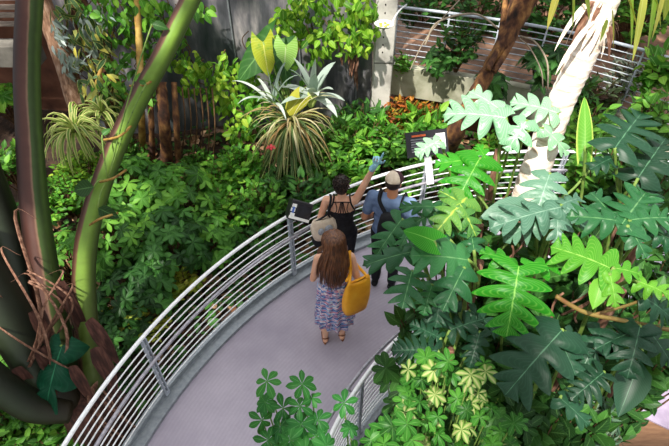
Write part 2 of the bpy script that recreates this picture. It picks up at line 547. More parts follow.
def railing(name, label, R, a0, a1, post_as, hand_r, sgn, group):
    root = empty(name, arc(R, (a0 + a1) / 2, a1, 0, 2)[0], label, 'railing', group)
    m = MB(); m.tube(arc(R, a0, a1, 1.07, 110), .020, 10); m.build('top_rail', M_rail, root)
    m = MB(); m.tube(arc(hand_r, a0, a1, .86, 110), .018, 10); m.build('handrail', M_steel, root)
    for i in range(9):
        m = MB(); m.tube(arc(R, a0, a1, .16 + i * .097, 100), .0072, 6); m.build('bar', M_rail, root)
    for a in post_as:
        th = math.radians(a); rd = A(math.cos(th), math.sin(th), 0); tg = A(-math.sin(th), math.cos(th), 0)
        Rm = np.stack([rd, tg, A(0, 0, 1)], 1); b = A(CC[0], CC[1], 0)
        m = MB()
        for s_ in (-1, 1):
            m.box(b + rd * (R - sgn * .005) + tg * s_ * .018 + A(0, 0, .56), (.024, .006, .50), Rm)
        m.box(b + rd * R + A(0, 0, .08), (.03, .03, .03), Rm)
        po = m.build('post', M_postm, root, smooth=False)
        m = MB(); m.tube([b + rd * R + A(0, 0, .80), b + rd * hand_r + A(0, 0, .80), b + rd * hand_r + A(0, 0, .85)], .009, 6)
        m.build('bracket', M_steel, po)
    return root


railing('curved_railing', 'long curved white pipe railing along the outer edge of the walkway, behind the people', RO, 205, 40, [177, 154.6, 131, 108.6, 87, 64], RO - .13, 1, 'railings of the curved walkway')
railing('curved_railing', 'shorter curved white pipe railing on the inner edge of the walkway, among the leaves', RI, 205, 40, [190, 168, 146, 124, 102, 80, 58], RI + .12, -1, 'railings of the curved walkway')

root = empty('balcony_railing', bcurve[20], 'grey pipe railing on the raised concrete balcony at the back right', 'railing')
off = nb * .08
m = MB(); m.tube(bcurve + off + A(0, 0, 1.0), .025, 8); m.build('top_rail', M_postm, root)
for i in range(9):
    m = MB(); m.tube(bcurve + off + A(0, 0, .1 + i * .1), .009, 6); m.build('bar', M_postm, root)
for i in (0, 6, 12, 18, 24, 30, 36):
    m = MB(); q = bcurve[i] + off[i]; m.tube([q, q + A(0, 0, 1.0)], .016, 6); m.build('post', M_postm, root)

root = empty('slatted_screen', ony(18, 20, 8.0), 'weathered wooden slat screen above the concrete ledge at far left', 'screen')
q = ony(18, 30, 8.0)
for i in range(8):
    m = MB(); m.box((-6.2, 8.0 + .02 * (i % 2), q[2] + .1 + i * .13), (1.6, .02, .035)); m.build('slat', M_wood, root, smooth=False)
for x in (-7.2, -5.6):
    m = MB(); m.box((x, 8.05, q[2] + .55), (.03, .03, .6)); m.build('post', M_wood, root, smooth=False)

# ------------------------------------------------------------------ signs and feeder
M_black = mottled('black enamel', ['#17161a', '#242329'], 20, .4, 0, .02)
M_blackgl = mottled('black glass', ['#1d1c22', '#2c2b33'], 20, .15, 0, 0)
M_print = mottled('grey print', ['#77767a', '#8b8a8e'], 40, .6, 0, 0)
M_orange = mottled('orange print', ['#d2562a', '#e06a35'], 40, .6, 0, 0)
M_white = mottled('white paint', ['#dcdcd8', '#f0f0ec'], 20, .5, 0, .02)
M_blue = mottled('blue print', ['#3b62b5', '#4a74c8'], 30, .5, 0, 0)
# dark interpretive sign on the outer rail
c = A(1.17, 5.44, 1.30)
root = empty('sign_board', c - A(0, 0, .2), 'dark framed information board with orange heading leaning over the far railing', 'sign')
yv = nrm(A(-.12, .62, .78)); xv = nrm(A(1, .16, .03)); xv = nrm(xv - yv * (xv @ yv)); zv = np.cross(xv, yv)
R = np.stack([xv, yv, zv], 1)
m = MB(); m.box(c, (.27, .16, .012), R); pb_ = m.build('panel', M_black, root, smooth=False)
m = MB(); m.box(c + zv * .014 + yv * .105 - xv * .10, (.09, .012, .001), R); m.build('heading', M_orange, pb_, smooth=False)
m = MB()
for i in range(6): m.box(c + zv * .014 + yv * (.06 - i * .03) - xv * (.05 + .01 * (i % 3)), (.16 - .012 * (i % 3), .008, .001), R)
m.build('text_line', M_print, pb_, smooth=False)
m = MB(); m.box(c + zv * .014 + xv * .18 + yv * .02, (.06, .09, .001), R); m.build('picture', M_white, pb_, smooth=False)
m = MB()
m.box(c - yv * .3 - zv * .03, (.045, .22, .008), R); m.build('stand', M_rail, root, smooth=False)
# black box display on the rail post
c = A(-.40, 4.36, 1.13)
root = empty('display_box', c - A(0, 0, .1), 'black box display with white and blue picture labels clamped on the near railing post', 'display')
yv = nrm(A(.28, .62, .72)); xv = nrm(A(.92, .36, 0)); xv = nrm(xv - yv * (xv @ yv)); zv = np.cross(xv, yv); R = np.stack([xv, yv, zv], 1)
m = MB(); m.box(c - zv * .03, (.125, .115, .10), R); bx_ = m.build('housing', M_black, root, smooth=False)
bv = bx_.modifiers.new('bevel', 'BEVEL'); bv.width = .01
m = MB(); m.box(c + zv * .071 + xv * .035, (.075, .075, .002), R); m.build('screen', M_blackgl, bx_, smooth=False)
m = MB()
for i, (a, b) in enumerate(((-.09, .05), (-.095, 0), (-.088, -.055))): m.box(c + zv * .072 + xv * a + yv * b, (.026, .02, .002), R)
m.build('picture_label', M_white, bx_, smooth=False)
m = MB(); m.box(c + zv * .074 + xv * -.092 + yv * .0, (.012, .035, .002), R); m.build('blue_label', M_blue, bx_, smooth=False)
m = MB(); m.box(c - yv * .085 + zv * .03, (.12, .016, .05), R); m.build('lower_panel', M_white, bx_, smooth=False)
m = MB(); m.box(c - zv * .09 - xv * .07, (.03, .03, .05), R); m.build('clamp', M_steel, root, smooth=False)
# butterfly feeding dish
c = ony(384, 25, 7.6)
root = empty('feeding_dish', c, 'small round white feeding dish with fruit slices on a thin arm before the pillar', 'dish')
a = np.arange(24) / 24 * 2 * PI
prof = [(.0, -.02), (.10, -.02), (.14, .02), (.145, .022), (.135, .014), (.10, -.008), (.0, -.01)]
P = np.array([[[c[0] + r * math.cos(t), c[1] + r * math.sin(t), c[2] + z] for t in a] for r, z in [(max(r, .001), z) for r, z in prof]])
m = MB(); m.grid(P, closed=True); dish = m.build('dish', M_white, root)
M_fruit = mottled('fruit', ['#c9a13a', '#9db04a', '#b06a30'], 14, .5, 0, 0)
for i in range(5):
    t = i * 1.26; m = MB(); m.ell(c + A(.06 * math.cos(t), .06 * math.sin(t), .008), (.028, .022, .014), nu=10, nv=6); m.build('fruit_slice', M_fruit, root)
e = bcurve[1] + off[1] + A(0, 0, 1.05)
m = MB(); m.tube(bez(c + A(.12, 0, .02), (c + e) / 2 + A(0, 0, .05), e, 8), .012, 6); m.build('arm', M_rail, root)

# ------------------------------------------------------------------ unseen panels added overhead to shade the walkway and dapple the sun
m = MB(); ZR = 11.0; CS = .45
rr_ = np.random.default_rng(11)
for x in np.arange(-9, 9, CS):
    for y in np.arange(-4, 14, CS):
        r = math.hypot(x - CC[0], y - CC[1]); a_ = math.degrees(math.atan2(y - CC[1], x - CC[0])) % 360; u_ = rr_.random()
        if 2.75 < r < 5.5 and 112 < a_ < 215: solid = True
        elif r <= 2.75: solid = u_ < (.9 if y < 2.2 else .15)
        elif 3.2 < r < 4.8 and a_ < 84: solid = True
        elif r <= 5.5: solid = u_ < .1
        elif y > 6.5 and x > 2.3: solid = u_ < .7
        elif y > 6.5 and x > -1.5: solid = u_ < .1
        else: solid = u_ < .6
        if solid:
            k = (ZR - .4) / SUN_D[2]
            m.box((x + SUN_D[0] * k, y + SUN_D[1] * k, ZR), (CS / 2, CS / 2, .03))
props(m.build('shade_panels', M_conc, smooth=False), kind='structure')
# ------------------------------------------------------------------ leaf materials
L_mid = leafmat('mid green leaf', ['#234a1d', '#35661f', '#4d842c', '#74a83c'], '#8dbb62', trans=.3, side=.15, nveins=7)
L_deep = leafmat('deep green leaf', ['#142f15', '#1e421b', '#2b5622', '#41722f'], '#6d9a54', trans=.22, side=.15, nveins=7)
L_lime = leafmat('lime leaf', ['#34621a', '#558a24', '#78a82e', '#a4c040'], '#d8e68a', trans=.38)
L_bright = leafmat('bright green leaf', ['#2c601c', '#437f24', '#5f9c2e', '#8cbc42'], '#b6dc80', trans=.35)
L_yel = leafmat('yellowing leaf', ['#5d7a24', '#98a032', '#c0b648', '#7a9c34'], '#e6e39a', trans=.35)
L_vari = leafmat('cream blotched leaf', ['#3e6b2b', '#5d8c3a', '#86a850'], '#d8d79c', veinw=.12, trans=.25, spots=('#dcd79a', 7, .56))
L_croton = leafmat('croton leaf', ['#5a2214', '#9a4420', '#b87830', '#6a6a24', '#3f5a1e'], '#e8b34c', veinw=.15, trans=.3)
L_edge = leafmat('cream edged strap', ['#4f6e2a', '#6c883c', '#889c4c'], None, trans=.3, edge='#c4c07c', edgew=.4)
L_mop = leafmat('weathered strap', ['#2c4422', '#466032', '#6a7c44', '#a09a68', '#8a6840', '#c4c09a'], '#c9c79a', trans=.25)
L_silver = leafmat('silver strap', ['#7f9486', '#a3b0a6', '#bcc4bc'], None, trans=.2, rough=.5)
L_palm = leafmat('hanging palm strap', ['#5b8a2e', '#8aa944', '#b0b054', '#c8a55a'], '#d9d890', trans=.35)
L_ph = leafmat('glossy philodendron leaf', ['#17472a', '#225a30', '#2f6b38'], '#78a86c', veinw=.04, rough=.4, trans=.16, side=.09, nveins=22, spec=.3)
L_phd = leafmat('dark glossy philodendron leaf', ['#12301f', '#193f2a', '#234d33'], '#5d8a68', veinw=.035, rough=.42, trans=.12, side=.09, nveins=22, spec=.25)
L_phb = leafmat('fresh philodendron leaf', ['#1f7416', '#2a8a1c', '#3a9a22'], '#98d05e', veinw=.04, rough=.38, trans=.28, side=.25, nveins=22)
L_phy = leafmat('lime philodendron leaf', ['#448a22', '#58982a', '#6ca834'], '#a8d068', veinw=.04, rough=.4, trans=.28, side=.25, nveins=22)
L_phg = leafmat('greyed philodendron leaf', ['#3a5f4c', '#4a725c', '#5d856c'], '#94b49c', veinw=.04, rough=.4, trans=.12, side=.2, nveins=20, spec=.35)
L_php = leafmat('sunlit philodendron leaf', ['#6fa67a', '#84b68c', '#9cc6a0'], '#dcecd4', veinw=.045, rough=.32, trans=.2, side=.3, nveins=20, spec=.5)  # green leaves coloured paler to stand in for strong sun on them
L_ant = leafmat('yellow blotched anthurium leaf', ['#8a9c22', '#a0aa2c', '#b0b838'], '#e0df7e', trans=.35, side=.2, spots=('#7d9a2c', 9, .54))
M_stem = mottled('green stem', ['#4c6b2c', '#6d8a3c', '#7c8c48'], 20, .6, 0, .05)
M_twig = mottled('brown twig', ['#3e2a1b', '#5d4329', '#76583a'], 15, .85, 0, .2)
M_bark = mottled('brown bark', ['#1a0f08', '#45291a', '#6e4a2a', '#9a7040'], 9, .9, 0, .8, stretch=(1, 1, .5), dist=.04)
M_palebark = mottled('pale ringed bark', ['#8e6a50', '#d9c6b4', '#ece0d4', '#f2e9e0'], 7, .9, 0, .6, stretch=(.6, .6, 3), dist=.03, pos=[.28, .42, .55, .7])
M_rootc = mottled('pale root', ['#6d6252', '#9a8c78'], 10, .8, 0, .2)
M_fibre = mottled('dry husk fibre', ['#4a2e22', '#73503e', '#977460'], 12, .9, 0, .4, stretch=(3, 3, .6))
M_pet = stalkmat('green palm stalk', ['#3a2018', '#6a4a38', '#6f9632', '#7ea43a', '#5a7a2c', '#3c5220'], [.06, .16, .22, .5, .75, .95])
M_petd = stalkmat('dark green stalk', ['#140e0a', '#2a2218', '#35402a', '#2c3822', '#171d10'], [.05, .25, .5, .7, .95], 2)
M_pet2 = stalkmat('half brown palm stalk', ['#1f0f0c', '#45241c', '#5c382e', '#8a6a54', '#3c5622', '#33491f', '#4c682c', '#2a3a18'], [.05, .2, .42, .48, .53, .7, .82, .97])
M_sheath = mottled('brown petiole sheath', ['#25140f', '#45281f', '#6a4438'], 5, .8, 0, .3, stretch=(6, 6, .6))
M_post = mottled('leaning weathered log', ['#4f3526', '#80604a', '#a68a76'], 6, .85, 0, .3, stretch=(4, 4, .7))
M_bamboo = mottled('yellow cane', ['#6d4a22', '#9b7a38', '#b89a52'], 8, .7, 0, .3)

TO = T_oval(.23, 5, 2); TOb = T_oval(.3, 5, 2, peak=.4); TOn = T_oval(.15, 5, 1, droop=.35)
TOl = T_oval(.28, 6, 2, fold=.12, droop=.25, peak=.6)
TH_ = T_heart()


def crown_pts(n, c, r, low=-.25):
    d = rng.normal(size=(n * 6, 3)); d = nrm(d); d = d[d[:, 2] > low][:n]
    f = rng.uniform(.45, 1, (len(d), 1)) ** .5
    return np.asarray(c) + d * f * np.asarray(r), d


def whorl(mb, T, P, ax, S, k=(5, 7), tilt=.35, W=1.0, rr=None):
    """palmate leaf: k leaflets around the tip P of a stem with axis ax"""
    Ps, Ys, Ns, Ss, Rs = [], [], [], [], []
    for p, a, s in zip(P, ax, S):
        a = nrm(a); u = nrm(np.cross(a, rng.normal(size=3))); v = np.cross(a, u)
        n = rng.integers(k[0], k[1] + 1); ph = rng.uniform(0, 6.28)
        base = rng.uniform(0, 1) if rr is None else rng.uniform(*rr)
        for i in range(n):
            t = ph + i / n * 2 * PI + rng.uniform(-.12, .12)
            y = nrm((u * math.cos(t) + v * math.sin(t)) + a * (tilt * rng.uniform(-1, .6) - .05))
            Ps.append(p); Ys.append(y); Ns.append(nrm(a - y * (a @ y) + rng.normal(size=3) * .12)); Ss.append(s * rng.uniform(.82, 1.1)); Rs.append(np.clip(base + rng.uniform(-.2, .2), 0, 1))
    mb.scatter(T, np.array(Ps), np.array(Ys), np.array(Ns), np.array(Ss), np.array(Rs), W)


def bush(name, label, cat, px, py, h, r, n, style, T, S, M, group='shrubs around the walkway', base_z=None, mats=None, stem=M_twig, low=-.3, squash=.75, k=(5, 7), per=7, W=1.0, base=None, cpos=None):
    z0 = GZ if base_z is None else base_z
    if T is TOl: S *= .66; n = int(n * 2.0); W = .85
    elif style == 'alt': S *= .88; n = int(n * 1.25)
    c = onz(px, py, z0 + h * .72) if cpos is None else np.asarray(cpos, float)
    b = A(c[0] + rng.uniform(-.1, .1), c[1] + rng.uniform(-.05, .15), z0) if base is None else np.asarray(base, float)
    root = empty(name, b, label, cat, group)
    P, D = crown_pts(n, c, (r, r, r * squash), low)
    m = MB()
    Ps, Ys, Ns, Ss = [], [], [], []
    sm = MB()
    for p, d in zip(P, D):
        mid = b * .5 + c * .5 + A(rng.uniform(-.1, .1), rng.uniform(-.1, .1), 0)
        cv = bez(b, mid + (c - b) * .15, p, 7)
        sm.tube(cv, np.linspace(.011, .004, 7) * (1 + h * .3), 4, caps=False)
        if style == 'whorl':
            ax = nrm(d * .7 + A(0, -.1, .8) + rng.normal(size=3) * .25); whorl(m, T, [p], [ax], [S * rng.uniform(.8, 1.2)], k, W=W)
        else:
            tg = nrm(cv[-1] - cv[-3]); side = nrm(np.cross(tg, A(0, 0, 1)) + 1e-5)
            for i in range(per):
                f = i / max(per - 1, 1); q = p - tg * S * 2.2 * (1 - f)
                sg = 1 if i % 2 else -1
                y = nrm(side * sg * (1 - .8 * (f > .95)) + tg * .55 + rng.normal(size=3) * .28 + A(0, 0, .0))
                Ps.append(q); Ys.append(y); Ns.append(nrm(A(0, -.15, .9) + d * .35 + rng.normal(size=3) * .38)); Ss.append(S * rng.uniform(.7, 1.15))
    if Ps: m.scatter(T, np.array(Ps), np.array(Ys), np.array(Ns), np.array(Ss), rng.uniform(0, 1, len(Ps)), W)
    m.build('foliage', M, root); sm.build('stem', stem, root)
    return root


def vine(name, label, pts, n, T, S, M, out=.12, group='vines climbing the back wall', stems=5, W=1.0, rr=(0, 1), cat='vine', spread=None):
    """leaves hanging in overlapping layers over a patch given by its 3-D centre points and radii"""
    root = empty(name, pts[0][0], label, cat, group)
    m = MB(); tw = sum(p[1] * p[2] for p in pts)
    for c, rx, rz in pts:
        k = int(n * rx * rz / tw)
        q = rng.uniform(-1, 1, (k * 2, 2)); q = q[(q ** 2).sum(1) < 1][:k]; k = len(q)
        P = np.stack([c[0] + q[:, 0] * rx, c[1] - rng.uniform(0, 1, k) * out * 2.5 - .03, c[2] + q[:, 1] * rz], -1)
        Y = np.stack([rng.normal(0, .6, k), rng.normal(-.25, .3, k), rng.normal(-.75, .45, k)], -1)
        N = np.stack([rng.normal(0, .5, k), rng.normal(-.6, .45, k), rng.normal(.7, .4, k)], -1)
        m.scatter(T, P, Y, N, S * rng.uniform(.6, 1.2, k), np.clip(rng.uniform(rr[0], rr[1], k) + .15 * np.sin(P[:, 0] * 5) * np.cos(P[:, 2] * 4), 0, 1), W)
    m.build('foliage', M, root)
    for i in range(stems):
        sm = MB()
        c, rx, rz = pts[i % len(pts)]; x = c[0] + rng.uniform(-.8, .8) * rx
        Q = [A(x + rng.uniform(-.15, .15), c[1] - rng.uniform(.02, .1), c[2] + rz * f) for f in np.linspace(-1, 1, 6)]
        sm.tube(spline(Q, 18), .008, 5); sm.build('stem', M_twig, root)
    return root


def rosette(name, label, cat, c, n, L, w, droop, M, up=(.2, 1.2), group=None, mat2=None, stemto=None, axis=(0, 0, 1), jit=.25):
    root = empty(name, c if stemto is None else stemto, label, cat, group)
    m = MB()
    axis = nrm(np.asarray(axis, float)); X = nrm(np.cross(axis, A(.3, .9, .1))); Yv = np.cross(axis, X)
    for i in range(n):
        t = i * 2.399 + rng.uniform(-.2, .2); e = up[0] + (up[1] - up[0]) * (i / n) + rng.uniform(-jit, jit)
        d = (X * math.cos(t) + Yv * math.sin(t)) * math.cos(e) + axis * math.sin(e)
        strap(m, np.asarray(c) + d * w, d, L * rng.uniform(.7, 1.1), w, droop * rng.uniform(.6, 1.3), rnd=rng.uniform(0, 1))
    m.build('foliage', M, root)
    if stemto is not None:
        s = MB(); s.tube(bez(np.asarray(stemto, float), (np.asarray(stemto) + np.asarray(c)) / 2 + A(.05, 0, 0), np.asarray(c, float), 8), .04, 8); s.build('stem', M_twig, root)
    return root


# ------------------------------------------------------------------ great palm at the left
def two_tone(name, pts, rad, frac, parent, green=M_pet, edge=M_sheath):
    C_ = spline(pts, 36); R_ = np.interp(np.linspace(0, 1, 36), np.linspace(0, 1, len(rad)), rad)
    m = MB(); m.tube(C_, R_, 14, squash=(1, .8), up=nrm(CAMP - C_[12])); po = m.build(name, green, parent)
    return po


pb0 = at(92, 392, 5.25)
palm = empty('giant_palm', (pb0[0], pb0[1], GZ), 'giant palm with thick green and brown leaf stalks fanning from its base at left', 'palm')
m = MB(); m.tube([A(pb0[0] - .12, pb0[1], GZ - .1), A(pb0[0] - .1, pb0[1], -.2), pb0 + A(-.1, 0, .05)], [.42, .33, .22], 14); m.build('trunk', M_sheath, palm)
two_tone('leaf_stalk', [at(95, 392, 5.25), at(85, 310, 5.2), at(86, 245, 5.1), at(103, 180, 5.0), at(133, 110, 4.85), at(163, 55, 4.7), at(205, -30, 4.5)], [.15, .145, .135, .12, .115, .11, .10], .16, palm)
two_tone('leaf_stalk', [at(70, 400, 5.4), at(52, 320, 5.3), at(36, 220, 5.15), at(29, 130, 5.0), at(27, 60, 4.85), at(32, -40, 4.6)], [.20, .20, .17, .15, .145, .14], .5, palm, green=M_pet2)
for pts, rad in (([at(75, 405, 5.2), at(45, 375, 5.1), at(5, 310, 4.9), at(-40, 235, 4.7)], [.17, .24, .27, .25]),
                 ([at(62, 400, 5.35), at(38, 330, 5.3), at(8, 235, 5.2), at(-25, 140, 5.0)], [.16, .22, .2, .16]),
                 ([at(70, 412, 5.0), at(30, 405, 4.8), at(-20, 370, 4.55), at(-60, 340, 4.4)], [.12, .17, .18, .16])):
    m = MB(); m.tube(spline(pts, 24), np.interp(np.linspace(0, 1, 24), np.linspace(0, 1, len(rad)), rad), 14, squash=(1, .7), up=A(0, -1, .5)); m.build('leaf_stalk', M_petd, palm)
for i in range(9):
    a = at(45 + rng.uniform(-40, 42), 395 + rng.uniform(-60, 10), 4.95 + rng.uniform(-.1, .1))
    b = at(30 + rng.uniform(-50, 45), 265 + rng.uniform(-50, 70), 4.7)
    mid = (a + b) / 2 + A(rng.uniform(-.35, .35), rng.uniform(-.15, .1), rng.uniform(-.2, .3)); e = b + A(rng.uniform(-.25, .25), 0, rng.uniform(-.2, .1))
    m = MB(); m.tube(spline([a, mid, b, e], 18), np.linspace(.02, .008, 18) * rng.uniform(.35, .8), 6, squash=(1.9, .3)); m.build('fibre', M_fibre, palm)
for i in range(9):                                 # broad dead sheaths around the foot
    x = 20 + i * 9; m = MB()
    strap(m, at(x + rng.uniform(-5, 5), 330 + rng.uniform(-50, 40), 4.72), A(rng.uniform(-.2, .2), -.1, -1), rng.uniform(.5, .9), rng.uniform(.05, .09), .15, rnd=.5); m.build('dead_sheath', M_sheath, palm)
for i in range(7):
    a = at(100 + rng.uniform(-8, 8), 395 + rng.uniform(-30, 20), 5.1); m = MB()
    m.tube(bez(a, a + A(rng.uniform(-.1, .25), -.1, .1), a + A(rng.uniform(-.1, .3), -.15, -.25), 8), .025, 6, squash=(1.8, .4)); m.build('fibre', M_fibre, palm)
# climbers on the stalks
T_arrow = T_heart(.34, 14, 4, back=.5)


def single_leaf_plant(name, label, base, leaves, M, cat='climber', T=TH_, group=None, stemr=.012):
    root = empty(name, base, label, cat, group)
    for (p, q, nv, W) in leaves:
        p = np.asarray(p, float); q = np.asarray(q, float); m = MB()
        m.scatter(T, [p], [q - p], [nv], [np.linalg.norm(q - p)], [rng.uniform(0, 1)], W); lf = m.build('leaf', M, root)
        m = MB(); m.tube(bez(np.asarray(base, float), (base + p) / 2 + A(0, 0, .08), p, 10), stemr, 6); m.build('petiole', M_stem, lf)
    return root


cam_up = A(0, -.7, .75)
single_leaf_plant('climbing_philodendron', 'large dark green notched leaf hanging on the palm base at lower left', at(62, 352, 4.85),
                  [(at(62, 346, 4.72), at(35, 420, 4.72), cam_up, .62)], leafmat('dark climbing leaf', ['#0d3a26', '#124530'], '#3f8a62', veinw=.05, rough=.4, trans=.1, side=.1), T=T_lobed(3, .46, .3, seed=5, back=1.2))
single_leaf_plant('twining_creeper', 'thin creeper with a few broad leaves wrapped around the leaning green palm stalk', at(108, 180, 4.8),
                  [(at(94, 187, 4.75), at(70, 190, 4.8), cam_up, 1.1), (at(98, 208, 4.75), at(118, 218, 4.75), cam_up, 1), (at(152, 24, 4.5), at(168, 28, 4.5), cam_up, 1),
                   (at(146, 84, 4.6), at(138, 80, 4.6), cam_up, 1), (at(102, 135, 4.7), at(110, 128, 4.7), cam_up, 1)], L_deep, T=TOb, stemr=.007)
for pts in (((90, 225), (100, 219), (118, 213)), ((100, 182), (114, 178), (126, 170)), ((130, 86), (147, 84), (158, 74)), ((104, 140), (120, 136), (133, 124)), ((152, 26), (170, 30), (186, 20))):
    m = MB(); m.tube(spline([at(x, y, 4.85 - .2 * math.sin(i * 1.57)) for i, (x, y) in enumerate(pts)], 12), .012, 5)
    m.build('tendril', M_bamboo, bpy.data.objects['twining_creeper'])

# ------------------------------------------------------------------ trunks at the back left
def trunk(name, label, pts, r, M, cat='trunk', group=None, k=9, rough=.15):
    P = spline(pts, 30); R = np.interp(np.linspace(0, 1, 30), np.linspace(0, 1, len(r)), r) * (1 + rough * rng.uniform(-.5, .5, 30))
    m = MB(); m.tube(P, R, k); o = m.build(name, M); return props(o, label, cat, group)


trunk('leaning_log', 'bare weathered log leaning left in front of the slatted screen', [at(78, 105, 8.2), at(62, 55, 7.9), at(40, -5, 7.5)], [.16, .15, .13], M_post, 'log', rough=.05)
trunk('dark_tree', 'dark tree trunk wrapped in yellow edged climbing leaves at upper left', [onz(125, 150, GZ), at(110, 90, 8.3), at(92, 40, 8.0), at(72, -10, 7.6)], [.24, .2, .18, .16], M_bark, 'tree')
trunk('cane_stem', 'thin mottled yellow cane rising straight behind the leaning palm stalk', [onz(143, 165, GZ), at(141, 100, 7.9), at(139, 40, 7.6), at(136, -10, 7.4)], [.06, .055, .05, .045], M_bamboo, 'cane')
trunk('bare_cane', 'thin tan stem slanting up right between the vine covered trunks', [onz(84, 145, GZ), at(95, 90, 8.0), at(108, 50, 7.8)], [.04, .035, .02], M_bamboo, 'cane')
for lab, x0, x1, r in (('brown gnarled trunk with pale patches in the shade right of the yellow cane', 168, 161, .09), ('slim dark trunk standing at the right of the gnarled brown trunk', 179, 174, .05), ('slim dark trunk standing at the left of the gnarled brown trunk', 153, 150, .045)):
    trunk('stump_trunk', lab, [onz(x0, 172, GZ), at((x0 + x1) / 2, 125, 8.2), at(x1, 82, 8.0)], [r * 1.2, r, r * .9], M_bark, 'tree', 'dark trunks left of the wall')
for i in range(7):
    x = 176 + i * 6; o = trunk('hanging_root', 'thin brown aerial root hanging in the dark hollow under the lime vine', [onz(x + rng.uniform(-3, 3), 165, GZ), at(x + 3, 125, 8.5), at(x, 88, 8.3)], [.012, .012, .014], M_twig, 'root', 'aerial roots under the lime vine', 5)

# climbers on the left trees
vine('edged_climber', 'yellow edged dark leaves climbing the leaning dark trunk at upper left', [(at(86, 15, 7.6), .32, .4), (at(96, 50, 7.9), .32, .5), (at(106, 90, 8.1), .28, .4)], 190, TOn, .22,
     leafmat('yellow margined leaf', ['#20361d', '#2f4d2a', '#51704a', '#b9ad4a'], '#7d9a68', trans=.15, edge='#a8a860', edgew=.7), out=.16, group='vines on the left trees')
vine('broad_climber', 'fresh green broad leaves climbing between the leaning palm stalk and the yellow cane', [(at(120, 35, 7.8), .35, .55), (at(150, 30, 7.9), .35, .6), (at(140, 80, 8.0), .3, .4), (at(118, 90, 8.1), .3, .4)], 250, TOb, .15, L_mid, group='vines on the left trees')
vine('high_climber', 'dense green leaves at the top edge between dark trunk and green palm stalk', [(at(118, 2, 7.6), .6, .3), (at(160, 5, 7.7), .25, .3)], 110, TOb, .15, L_bright, group='vines on the left trees')
vine('pale_tufts', 'grey tufts of air plants clinging to the dark trunk at upper left', [(at(70, 45, 7.7), .12, .5), (at(92, 35, 7.8), .12, .4), (at(105, 15, 7.6), .3, .12)], 170, TOn, .17, leafmat('grey air plant', ['#6f7f78', '#95a39c', '#b9c4bc'], None, trans=.1), out=.1, group='vines on the left trees')
# vines on the back wall
vine('lime_vine', 'lime green vine spilling over the wall between palm stalk and anthurium', [(at(205, 75, 8.6), .4, .3), (at(220, 62, 8.5), .5, .25), (at(190, 60, 8.6), .25, .35), (at(238, 85, 8.6), .5, .4), (at(238, 122, 8.6), .22, .3)], 360, TOb, .15, L_lime, out=.13)
vine('lime_vine', 'yellow green vine hanging over the top of the dark wall beside the pillar', [(at(330, 5, 8.3), .65, .35), (at(300, 15, 8.3), .3, .4), (at(365, 18, 8.2), .25, .45), (at(345, 32, 8.3), .45, .25), (at(318, 42, 8.3), .2, .3), (at(285, 28, 8.3), .18, .4)], 470, TOb, .155, L_lime, out=.13)
vine('green_vine', 'green vine low on the wall behind the silver bromeliad', [(at(270, 95, 8.6), .4, .3), (at(262, 45, 8.5), .3, .25), (at(290, 75, 8.6), .3, .5), (at(250, 110, 8.6), .35, .4)], 200, TOb, .15, L_bright, out=.14)
vine('green_vine', 'thin green strand hanging from the top left corner of the wall', [(at(178, 28, 8.3), .18, .4), (at(196, 4, 8.2), .25, .12)], 60, TOb, .19, L_mid, out=.12)
for i, (x, y, l) in enumerate(((352, 52, .5), (356, 62, .7), (341, 45, .4))):
    m = MB(); p = ony(x, y - 10, YB - .05); 
    for q in range(4): strap(m, p + A(rng.uniform(-.03, .03), -.03, -.1 * q), A(rng.uniform(-.2, .2), -.2, -1), l * .6, .025, .2, rnd=.5)
    o = m.build('dry_leaf_strand', M_fibre); props(o, ('brown withered strand of leaves hanging down the wall, leftmost of three', 'brown withered strand of leaves hanging lowest of the three on the wall', 'short brown withered strand of leaves at the vine edge')[(1, 2, 0)[i] if i < 2 else 0], 'dead leaves', 'withered strands on the wall')

# big heart leaves above the bromeliad
ab = at(290, 118, 8.1)
single_leaf_plant('anthurium', 'tall anthurium with big dark, yellow blotched and pale heart leaves before the wall', ab,
                  [(at(272, 40, 7.9), at(234, 78, 7.9), A(-.4, -.75, .5), .75), (at(282, 50, 7.8), at(290, 88, 7.85), A(.5, -.8, .3), .55)], L_deep, 'anthurium', stemr=.015)
an = bpy.data.objects['anthurium']
for p, q, M, W in (((263, 42), (268, 74), L_ant, .85), ((286, 45), (284, 72), leafmat('pale veined heart', ['#7fae4a', '#92bd5c'], '#cfe0a4', trans=.35, side=.35), 1.0), ((300, 98), (286, 116), L_yel, .9)):
    p = at(*p, 7.75); q = at(*q, 7.8); m = MB(); m.scatter(TH_, [p], [q - p], [A(.1, -.9, .45)], [np.linalg.norm(q - p) * 1.05], [.5], W); lf = m.build('leaf', M, an)
    m = MB(); m.tube(bez(ab, (ab + p) / 2 + A(0, .1, .1), p, 10), .014, 6); m.build('petiole', M_stem, lf)
rosette('silver_bromeliad', 'large silver grey bromeliad perched above the drooping strap plant', 'bromeliad', at(313, 97, 7.9), 13, .62, .075, .35, L_silver, up=(.35, 1.45), axis=(.1, -.3, 1))
m = MB(); m.cap(at(311, 104, 7.95), at(313, 95, 7.9), .06, .09); m.build('heart', L_lime, bpy.data.objects['silver_bromeliad'])
st = at(270, 98, 8.0)
rosette('pale_bromeliad', 'slim upright pale bromeliad left of the large silver one', 'bromeliad', at(273, 104, 8.0), 9, .7, .035, .5, L_silver, up=(.6, 1.4))
